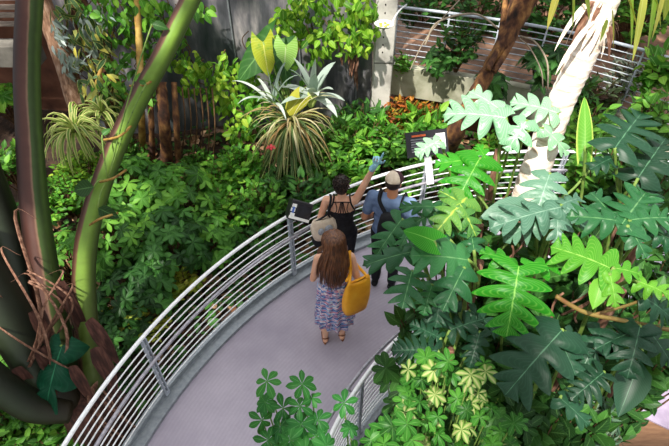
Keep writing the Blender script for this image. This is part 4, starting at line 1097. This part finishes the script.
hd = [(rng.uniform(385, 530), rng.uniform(365, 446), 3.55 + rng.uniform(-.1, .2), 1.0) for _ in range(46)]
umbrella('umbrella_plant', 'shaded dark umbrella plant behind the cream blotched one', hd, A(.9, 1.6, HB), L_deep, .13)
# ------------------------------------------------------------------ people
def skin_mat(name, a, b):
    m, nt, out = new_mat(name)
    c = ramp(nt, noise(nt, 6, 3), [a, b], [.35, .65])
    p = bsdf(nt, out, c, .5, 0, .4)
    p.inputs['Subsurface Weight'].default_value = .1; p.inputs['Subsurface Radius'].default_value = (.02, .008, .004)
    return m


M_skin = skin_mat('fair skin', '#d99f80', '#e6b496')
M_skin2 = skin_mat('tan skin', '#c98a66', '#d99f7c')
M_hairbrown = mottled('long brown hair', ['#36200f', '#633a20', '#8a5a34'], 9, .42, 0, .4, stretch=(6, 6, .6), spec=.6)
M_hairblack = mottled('short dark hair', ['#120d0b', '#2a1e19', '#3d2c24'], 26, .5, 0, .6)
M_blackcloth = mottled('black jersey', ['#0b0b0e', '#17171c'], 30, .8, 0, .1)
M_denim = mottled('dark trousers', ['#101116', '#1c1d26'], 20, .85, 0, .1)
M_tee = mottled('slate blue t-shirt', ['#55688a', '#6c82a6', '#7b92b4'], 10, .85, 0, .15)
M_beige = mottled('beige cloth', ['#c9b49c', '#e2d2bd'], 20, .85, 0, .1)
M_maroon = mottled('dark brown cap cloth', ['#3a2026', '#54323a'], 20, .85, 0, .1)
M_mustard = mottled('mustard leather', ['#d88c14', '#eea41e', '#f4b432'], 5, .5, 0, .15)
M_leather = mottled('tan sandal leather', ['#6d3f26', '#96603e'], 12, .6, 0, .1)
M_glove = mottled('pale blue glove', ['#86bcd0', '#a4d4e2'], 20, .55, 0, .05)
M_eye = mottled('eye', ['#1a1410', '#2a201a'], 10, .2, 0, 0)
M_lip = mottled('lips', ['#a8584e', '#b8685c'], 10, .5, 0, 0)
M_greyc = mottled('grey patch cloth', ['#8c9096', '#a8acb2'], 14, .8, 0, .1)
M_dress, nt, out = new_mat('printed dress')
tc = nt.nodes.new('ShaderNodeTexCoord')
mp = nt.nodes.new('ShaderNodeMapping'); mp.inputs['Scale'].default_value = (1, 1, 1.5); nt.links.new(tc.outputs['Object'], mp.inputs[0])
vo = nt.nodes.new('ShaderNodeTexVoronoi'); vo.inputs['Scale'].default_value = 36; nt.links.new(mp.outputs[0], vo.inputs['Vector'])
sp = nt.nodes.new('ShaderNodeSeparateColor'); nt.links.new(vo.outputs['Color'], sp.inputs[0])
cA = ramp(nt, sp.outputs[0], ['#2c4484', '#5a8ac8', '#a0c8e4', '#f2eae6', '#d4788a', '#5a5090'], [0, .2, .4, .55, .75, .9], 'CONSTANT')
wv = nt.nodes.new('ShaderNodeTexWave'); wv.bands_direction = 'Z'; wv.inputs['Scale'].default_value = 5; wv.inputs['Distortion'].default_value = 2.5; wv.inputs['Detail Scale'].default_value = 4
nt.links.new(tc.outputs['Object'], wv.inputs[0])
cB = ramp(nt, wv.outputs[1], ['#34508c', '#7aa2d4', '#f0e8e6', '#c4849a'], [0, .35, .6, .85])
bsdf(nt, out, mix(nt, .45, cA, cB), .8)


class Person:
    def __init__(s, label, loc, yaw, scale=1.0):
        s.loc = np.asarray(loc, float); c_, s_ = math.cos(yaw), math.sin(yaw)
        s.R = np.array([[c_, -s_, 0], [s_, c_, 0], [0, 0, 1]]); s.k = scale
        s.root = empty('person', loc, label, 'person', 'visitors on the walkway')

    def w(s, P):
        return np.asarray(P, float) * s.k @ s.R.T + s.loc

    def put(s, mb):
        mb.V = [s.w(v) for v in mb.V]; return mb

    def organic(s, name, mb, mat, parent=None, vox=.008, it=6):
        s.put(mb); o = mb.build('tmp', mat)
        r = o.modifiers.new('r', 'REMESH'); r.mode = 'VOXEL'; r.voxel_size = vox
        q = o.modifiers.new('s', 'SMOOTH'); q.iterations = it; q.factor = .5
        dg = bpy.context.evaluated_depsgraph_get(); dg.update()
        me = bpy.data.meshes.new_from_object(o.evaluated_get(dg)); me.name = name
        bpy.data.objects.remove(o)
        me.polygons.foreach_set('use_smooth', np.ones(len(me.polygons), bool))
        me.materials.clear(); me.materials.append(mat)
        n = bpy.data.objects.new(name, me); COL.objects.link(n)
        p = s.root if parent is None else parent
        n.parent = p; n.matrix_parent_inverse = p.matrix_basis.inverted()
        return n

    def part(s, name, mb, mat, parent=None, smooth=True):
        return s.put(mb).build(name, mat, s.root if parent is None else parent, smooth)


def hand(mb, w_, d, n, curl=.3, point=False, k=1.0, side=1):
    d = nrm(d); n = nrm(n - d * (np.asarray(n) @ d)); sd = np.cross(d, n) * side
    R = np.stack([sd, d, n], 1)
    mb.ell(w_ + d * .048 * k, (.042 * k, .055 * k, .018 * k), R)
    for i in range(4):
        L = (.036, .042, .039, .03)[i] * k; b = w_ + d * (.088 - .004 * abs(i - 1.3)) * k + sd * (i - 1.5) * .021 * k
        cu = 0.05 if (point and i == 0) else (1.0 if point else curl)
        spread = sd * (i - 1.5) * .06
        d1 = nrm(d * math.cos(cu) - n * math.sin(cu) + spread); d2 = nrm(d * math.cos(cu * 2.1) - n * math.sin(cu * 2.1) + spread)
        mb.cap(b - d * .01, b + d1 * L, .0098 * k, .009 * k, 8); mb.cap(b + d1 * L, b + d1 * L + d2 * L * .9, .009 * k, .0075 * k, 8)
    t0 = w_ + d * .03 * k - sd * .03 * k; t1 = t0 + nrm(d * .6 - sd * .8 - n * .2) * .04 * k; t2 = t1 + nrm(d * .9 - sd * .2 - n * .3) * .032 * k
    mb.cap(t0, t1, .013 * k, .0105 * k, 8); mb.cap(t1, t2, .0105 * k, .0085 * k, 8)


def head(mb, c, yaw=0, tilt=0):
    """skull, jaw, nose, ears; returns a mapper from head space to body space"""
    cy, sy, ct, st = math.cos(yaw), math.sin(yaw), math.cos(tilt), math.sin(tilt)
    R = np.array([[cy, -sy, 0], [sy, cy, 0], [0, 0, 1]]) @ np.array([[1, 0, 0], [0, ct, -st], [0, st, ct]])
    f = lambda *p: np.asarray(c) + R @ A(*p)
    mb.ell(f(0, -.005, .025), (.074, .094, .092), R); mb.ell(f(0, .03, -.03), (.06, .065, .085), R); mb.ell(f(0, .062, -.085), (.03, .028, .024), R)
    mb.ell(f(0, .1, -.015), (.011, .018, .024), R); mb.ell(f(0, .098, -.052), (.024, .012, .014), R)
    for s_ in (-1, 1): mb.ell(f(.075 * s_, -.005, -.01), (.01, .02, .03), R); mb.ell(f(.03 * s_, .086, .018), (.02, .01, .008), R)
    return f, R


def face(p, f, R):
    for s_ in (-1, 1):
        m = MB(); m.ell(f(.03 * s_, .088, .002), (.012, .007, .007), R, 10, 7); p.part('eye', m, M_eye)
    m = MB(); m.ell(f(0, .107, -.052), (.021, .006, .008), R, 10, 7); p.part('mouth', m, M_lip)


def torso(mb, sh=.165, hip=.165, g=0.0, top=1.385):
    mb.ell((0, -.01, .95), (hip + g, .118 + g, .13 + g)); mb.ell((0, 0, 1.09), (.132 + g + (sh - .165) * .8, .095 + g, .15)); mb.ell((0, .005, 1.25), (.15 + g + (sh - .165), .108 + g, .16))
    mb.cap((-sh + .03, -.005, top - .01), (sh - .03, -.005, top - .01), .05 + g, .05 + g)
    mb.ell((0, -.03, 1.34), (sh - .02 + g, .07 + g, .08 + g))


def leg(mb, s_, hipx, knee, ankle, foot=True, g=0, r=(.09, .056, .037)):
    h = A(hipx * s_, -.005, .9)
    mb.cap(h, knee, r[0] + g, r[1] + g); mb.cap(knee, ankle, r[1] + g, r[2] + g)
    mb.ell(np.asarray(knee) * .65 + np.asarray(ankle) * .35 + A(0, -.018, 0), (.052 + g, .052 + g, .12))
    if foot:
        a = np.asarray(ankle, float); mb.cap(a + A(0, -.03, -.055), a + A(.012 * s_, .13, -.068), .033, .026); mb.cap(a, a + A(0, .03, -.045), .036, .034)
        mb.ell(a + A(.012 * s_, .135, -.066), (.042, .045, .02))


# ---- woman in black, pointing with a gloved hand
P1 = Person('woman with short dark hair in black strappy top raising one pale blue gloved hand', (.08, 4.27, 0), 0, 1.0)
b = MB(); torso(b); hc = A(.0, .03, 1.575); f, R = head(b, hc, -.25, .15)
b.cap((0, -.01, 1.38), (0, .015, 1.52), .05, .047)
sR, sL = A(.17, 0, 1.38), A(-.17, 0, 1.38)
eR, wR = A(.27, .02, 1.66), A(.34, -.05, 1.90)
b.cap(sR - A(.02, 0, .01), eR, .048, .036); b.cap(eR, wR, .037, .025); hand(b, wR, A(.15, -.05, 1), A(.2, 1, 0), .5, True)
eL, wL = A(-.245, -.05, 1.13), A(-.22, .12, .98)
b.cap(sL, eL, .046, .036); b.cap(eL, wL, .037, .025); hand(b, wL, A(.1, .7, -.5), A(1, 0, .2), .7)
for s_ in (-1, 1): leg(b, s_, .088, (.09 * s_, .02, .49), (.085 * s_, -.02, .095))
P1.organic('body', b, M_skin)
face(P1, f, R)
m = MB(); m.ell(f(0, -.018, .035), (.083, .098, .094), R, 24, 16); m.ell(f(0, -.045, -.01), (.075, .07, .085), R, 20, 12)
for i in range(150):
    d = nrm(rng.normal(size=3)); d = d if d[2] > -.25 and d[1] < .6 else A(d[0], -abs(d[1]), abs(d[2])); q = f(*(A(0, -.018, .03) + d * A(.08, .097, .09)))
    m.cap(q, q + R @ (nrm(d + A(.3, -.5, .1)) * .022), .011, .004, 5)
P1.part('hair', m, M_hairblack)
m = MB(); g = .012
m.ell((0, -.01, .97), (.172, .128, .13)); m.ell((0, 0, 1.09), (.142, .105, .15)); m.ell((0, .005, 1.22), (.158, .118, .12)); top = P1.organic('tank_top', m, M_blackcloth, vox=.01)
m = MB()
for s_ in (-1, 1):
    m.tube(spline([A(.15 * s_, -.02, 1.27), A(.135 * s_, -.085, 1.32), A(.10 * s_, -.088, 1.40), A(.085 * s_, -.01, 1.445), A(.09 * s_, .06, 1.40), A(.10 * s_, .1, 1.28)], 20), .009, 6)
    for x0, x1 in ((.09, .02), (.05, .012), (.02, .004)): m.tube(spline([A(x0 * s_, -.112, 1.26), A((x0 + x1) / 2 * s_, -.113, 1.33), A(x1 * s_ + .05 * s_ * (x0 > .08), -.085, 1.42)], 10), .005, 5)
m.tube(spline([A(-.10, -.082, 1.415), A(0, -.09, 1.425), A(.10, -.082, 1.415)], 10), .007, 5)
P1.part('strap', m, M_blackcloth, top)
m = MB(); m.ell((0, -.012, .93), (.178, .135, .12))
for s_ in (-1, 1): leg(m, s_, .088, (.09 * s_, .02, .49), (.085 * s_, -.02, .12), False, .014)
P1.organic('trousers', m, M_denim, vox=.011)
for s_ in (-1, 1):
    m = MB(); a = A(.085 * s_, -.02, .095); m.cap(a + A(0, -.035, -.05), a + A(.012 * s_, .14, -.06), .04, .034); m.ell(a + A(.012 * s_, .14, -.06), (.045, .05, .032)); P1.organic('shoe', m, M_blackcloth, vox=.01)
m = MB(); hand(m, wR, A(.15, -.05, 1), A(.2, 1, 0), .5, True, 1.12); m.cap(wR - A(.035, -.02, .07), wR, .034, .03)
P1.organic('glove', m, M_glove, vox=.005, it=3)
# shoulder bag of the woman in black
bg0 = P1.w(A(-.20, -.10, 1.0))
bag = empty('shoulder_bag', bg0 + A(0, 0, -.14), 'beige shoulder bag with black base and grey pocket under the arm of the pointing woman', 'bag')


def bagmesh(c, wx, dy, h, lean=0, sag=.0, n=20, R=None):
    rows = []
    for i, t in enumerate(np.linspace(0, 1, 9)):
        ww = wx * (.80 + .25 * math.sin(PI * min(1, t * .8 + .1))) * (1 - .08 * t); dd = dy * (1 - .75 * t ** 2)
        a = np.arange(n) / n * 2 * PI
        x = np.sign(np.cos(a)) * np.abs(np.cos(a)) ** .6 * ww; y = np.sign(np.sin(a)) * np.abs(np.sin(a)) ** .6 * dd
        z = t * h + 0 * a - sag * t * (1 - (x / wx) ** 2)
        rows.append(np.stack([x + lean * t, y, z], -1))
    rows.insert(0, rows[0] * A(.05, .05, 1)); rows.append(rows[-1] * A(.9, .3, 1) - A(0, 0, .02))
    P = np.array(rows)
    if R is not None: P = P @ np.asarray(R).T
    return P + np.asarray(c)


def rotz(a): return np.array([[math.cos(a), -math.sin(a), 0], [math.sin(a), math.cos(a), 0], [0, 0, 1]])


R1 = rotz(.35)
m = MB(); m.grid(bagmesh(bg0 + A(0, 0, -.06), .15, .09, .26, R=R1), closed=True); bb = m.build('bag_body', M_beige, bag)
m = MB(); m.grid(bagmesh(bg0 + A(0, 0, -.17), .145, .085, .14, R=R1), closed=True); m.build('bag_base', M_blackcloth, bag)
m = MB(); m.ell(bg0 + R1 @ A(.03, -.088, .10), (.05, .02, .06), R1); m.ell(bg0 + R1 @ A(-.06, -.08, .08), (.035, .02, .05), R1); m.build('pocket', M_greyc, bb)
m = MB()
for o_ in (-.10, .08): m.tube(spline([bg0 + R1 @ A(o_, 0, .17), P1.w(A(-.15, -.11, 1.28)), P1.w(A(-.125, -.07, 1.40)), P1.w(A(-.12, .0, 1.44)), P1.w(A(-.13, .08, 1.38))], 20), .012, 6)
m.build('bag_strap', M_blackcloth, bag)

# ---- man with cap and backpack
P2 = Person('man in slate blue t-shirt and two tone cap with dark backpack, partly behind leaves', (.62, 4.22, 0), -.3, 1.04)
b = MB(); torso(b, .2, .17); hc = A(0, .03, 1.585); f, R = head(b, hc, -.25, -.2)
b.cap((0, -.01, 1.38), (0, .015, 1.52), .058, .055)
sR, sL = A(.205, 0, 1.37), A(-.205, 0, 1.37)
eL, wL = A(-.27, -.03, 1.08), A(-.17, .17, 1.0)
eR, wR = A(.27, -.03, 1.08), A(.2, .17, 1.0)
for s1, e1, w1, s_ in ((sL, eL, wL, -1), (sR, eR, wR, 1)):
    b.cap(s1, e1, .055, .043); b.cap(e1, w1, .044, .03); hand(b, w1, A(-.3 * s_, .9, .1), A(-s_, 0, .3), .8)
for s_ in (-1, 1): leg(b, s_, .095, (.1 * s_, .02, .49), (.1 * s_, -.02, .095))
P2.organic('body', b, M_skin2); face(P2, f, R)
m = MB(); torso(m, .212, .178, .014)
for s1, e1 in ((sL, eL), (sR, eR)): m.cap(s1, s1 * .35 + e1 * .65, .068, .06)
P2.organic('t_shirt', m, M_tee, vox=.011)
m = MB(); m.ell((0, -.012, .90), (.178, .13, .12))
for s_ in (-1, 1): leg(m, s_, .095, (.1 * s_, .02, .49), (.1 * s_, -.02, .12), False, .018)
P2.organic('trousers', m, M_denim, vox=.011)
for s_ in (-1, 1):
    m = MB(); a = A(.1 * s_, -.02, .095); m.cap(a + A(0, -.035, -.05), a + A(.012 * s_, .16, -.06), .043, .038); m.ell(a + A(.012 * s_, .16, -.06), (.05, .055, .034)); P2.organic('shoe', m, M_blackcloth, vox=.01)
m = MB(); m.ell(f(0, -.02, -.0), (.08, .096, .075), R, 20, 12); P2.part('hair', m, M_hairblack)
ph = np.linspace(0, PI / 2, 9); an = np.arange(32) / 32 * 2 * PI
G = np.array([[f(.091 * math.cos(p) * math.cos(t), -.01 + .108 * math.cos(p) * math.sin(t), .03 + .098 * math.sin(p)) for t in an] for p in ph])
cap_ = MB(); cap_.grid(G, closed=True)
i = 0

Fq = cap_.F[0]; cen = Fq.reshape(-1, 4)[:, 0] % 32
cap_.MI[0] = np.where((cen < 14) | (cen > 29), 1, 0)
co = P2.put(cap_).build('cap', [M_beige, M_maroon], P2.root)
so_ = co.modifiers.new('solid', 'SOLIDIFY'); so_.thickness = .005
m = MB(); t = np.linspace(-1, 1, 13)
G = np.array([[f(.078 * a_ * (1 - .12 * r), .08 + .02 * (1 - a_ * a_) + r * .075 * math.sqrt(max(0, 1.02 - a_ * a_)), .035 - .02 * r - .02 * a_ * a_) for a_ in t] for r in np.linspace(0, 1, 5)])
m.grid(G); br = P2.part('brim', m, M_maroon, co); s2 = br.modifiers.new('solid', 'SOLIDIFY'); s2.thickness = .005
m = MB(); m.tube([f(.06 * math.sin(a_), -.012 - .107 * math.cos(a_), .036) for a_ in np.linspace(-.7, .7, 9)], .008, 6); P2.part('cap_strap', m, M_beige, co)
c0 = P2.w(A(.05, -.20, 1.0))
pk = empty('backpack', c0, 'dark backpack worn on the back of the man in the cap', 'backpack')
R2 = rotz(-.3)
m = MB(); rows = []
a = np.arange(24) / 24 * 2 * PI
for tz, ww, dd in ((0, .02, .01), (0, .13, .06), (.03, .145, .075), (.2, .145, .08), (.33, .125, .065), (.38, .08, .035), (.385, .01, .01)):
    rows.append(np.stack([np.sign(np.cos(a)) * np.abs(np.cos(a)) ** .55 * ww, np.sign(np.sin(a)) * np.abs(np.sin(a)) ** .55 * dd, 0 * a + tz - .02], -1) @ R2.T + c0)
m.grid(np.array(rows), closed=True); pbdy = m.build('pack_body', M_blackcloth, pk)
m = MB(); m.ell(c0 + R2 @ A(0, -.07, .12), (.10, .04, .085), R2); m.build('front_pocket', M_denim, pbdy)
for s_ in (-1, 1):
    m = MB(); m.tube(spline([P2.w(A(.05 + .08 * s_, -.15, 1.30)), P2.w(A(.11 * s_, -.10, 1.41)), P2.w(A(.12 * s_, .0, 1.455)), P2.w(A(.13 * s_, .1, 1.38)), P2.w(A(.15 * s_, .13, 1.22)), P2.w(A(.17 * s_, .03, 1.06)), P2.w(A(.05 + .1 * s_, -.14, 1.03))], 30), .02, 8, squash=(.5, 1.3)); m.build('shoulder_strap', M_blackcloth, pk)

# ---- long haired woman in printed dress
P3 = Person('woman with long brown hair in printed summer dress and sandals walking away', (0.0, 3.45, 0), .06, .985)
b = MB(); torso(b, .16, .16); hc = A(-.01, .035, 1.575); f, R = head(b, hc, .3, -.25)
b.cap((0, -.01, 1.38), (0, .015, 1.52), .048, .045)
sR, sL = A(.165, 0, 1.37), A(-.165, 0, 1.37)
eL, wL = A(-.225, -.03, 1.09), A(-.1, .19, 1.08)
eR, wR = A(.24, -.05, 1.08), A(.13, .16, 1.10)
for s1, e1, w1, s_ in ((sL, eL, wL, -1), (sR, eR, wR, 1)):
    b.cap(s1, e1, .045, .035); b.cap(e1, w1, .036, .024); hand(b, w1, A(-.2 * s_, .9, .25), A(-s_, 0, .3), .9)
aL, aR = A(-.11, -.05, .085), A(.085, -.02, .085)
leg(b, -1, .085, (-.09, .03, .48), aL); leg(b, 1, .085, (.085, .06, .48), aR)
P3.organic('body', b, M_skin); face(P3, f, R)
rows = []; a = np.arange(64) / 64 * 2 * PI
for z, rx, ry, pl in ((1.275, .158, .118, 0), (1.26, .162, .122, 0), (1.18, .155, .118, .0), (1.10, .142, .106, .001), (1.05, .146, .112, .003), (.96, .178, .136, .006), (.84, .19, .15, .01), (.65, .198, .16, .014), (.48, .208, .172, .018), (.34, .215, .182, .022), (.335, .208, .176, .022), (.5, .2, .165, .018)):
    r_ = 1 + pl * 5 * np.cos(13 * a + .4 * np.sin(3 * a))
    rows.append(np.stack([rx * np.cos(a) * r_, ry * np.sin(a) * r_ - .004, z + .012 * np.sin(3 * a + 1) * (z < .5)], -1))
m = MB(); m.grid(np.array(rows), closed=True); dr = P3.part('dress', m, M_dress)
m = MB()
for s_ in (-1, 1): m.tube(spline([A(.10 * s_, -.10, 1.26), A(.105 * s_, -.08, 1.36), A(.10 * s_, -.0, 1.437), A(.10 * s_, .07, 1.38), A(.09 * s_, .12, 1.27)], 16), .009, 6)
P3.part('strap', m, M_dress, dr)
m = MB(); m.ell(f(0, -.015, .03), (.082, .1, .093), R, 24, 16)
for i in range(150):
    t = rng.uniform(-1, 1) * 2.5; s0 = f(.01 * math.sin(t), -.0, .118)
    rad = .088 + rng.uniform(0, .012)
    p1 = f(rad * math.sin(t), -.01 - .103 * math.cos(t), .045); p2 = f((rad + .006) * math.sin(t), -.012 - .105 * math.cos(t), -.06)
    e = A(.155 * math.sin(t * .75) - .035 + rng.uniform(-.02, .02), -.02 - .125 * max(math.cos(t * .8), .15) - rng.uniform(0, .02), rng.uniform(1.02, 1.16) + .12 * abs(t) / 2.5)
    if abs(t) > 1.6: e = A(.12 * np.sign(t) - .02, .10, 1.22 + rng.uniform(-.05, .05))
    p3 = (p2 + e) / 2 + A(.03 * math.sin(t) + rng.uniform(-.012, .012), -.025 * (abs(t) < 1.6) + .03 * (abs(t) > 1.6), .01)
    m.tube(spline([s0, p1, p2, p3, e], 18), np.concatenate([np.full(12, rng.uniform(.009, .015)), np.linspace(.011, .003, 6)]), 6, squash=(1.4, .7))
P3.part('hair', m, M_hairbrown)
for s_, a_ in ((-1, aL), (1, aR)):
    m = MB(); c_ = a_ + A(.006 * s_, .05, -.088)
    th = np.arange(20) / 20 * 2 * PI
    ol = np.stack([(.038 + .008 * np.sin(th)) * np.cos(th), .125 * np.sin(th), 0 * th], -1)
    m.grid(np.array([ol * .05 + c_, ol + c_, ol + c_ + A(0, 0, .016), ol * .05 + c_ + A(0, 0, .016)]), closed=True)
    sl = P3.part('sandal', m, M_leather, smooth=False)
    m = MB(); m.tube(spline([a_ + A(-.04, .09, -.07), a_ + A(0, .09, -.035), a_ + A(.045, .09, -.07)], 9), .008, 6); m.tube(spline([a_ + A(-.04, .0, -.06), a_ + A(0, -.045, -.01), a_ + A(.04, .0, -.06)], 9), .007, 6)
    P3.part('sandal_strap', m, M_leather, sl)
# mustard tote on the right shoulder
tb = P3.w(A(.20, -.17, .75))
tote = empty('tote_bag', tb, 'mustard yellow slouchy tote bag hanging from the shoulder of the long haired woman', 'bag')
R3 = rotz(.5)
m = MB(); m.grid(bagmesh(tb, .15, .075, .46, .04, .03, 28, R3), closed=True); m.build('bag_body', M_mustard, tote)
for o_ in (-.03, .03):
    m = MB(); m.tube(spline([tb + R3 @ A(-.09, o_, .44), P3.w(A(.155, -.105, 1.25)), P3.w(A(.15, -.05, 1.385)), P3.w(A(.15, .0, 1.43)), P3.w(A(.16, .05, 1.38)), P3.w(A(.225, .03, 1.22)), tb + R3 @ A(.13, o_, .44)], 30), .011, 6, squash=(.6, 1.5)); m.build('handle', M_mustard, tote)
ph_ = P3.w(A(.02, .30, 1.16))
m = MB(); m.box(ph_, (.055, .075, .006), rotz(.06)); o = m.build('folded_leaflet', M_white, smooth=False); props(o, 'white folded leaflet held in the hands of the long haired woman', 'leaflet')
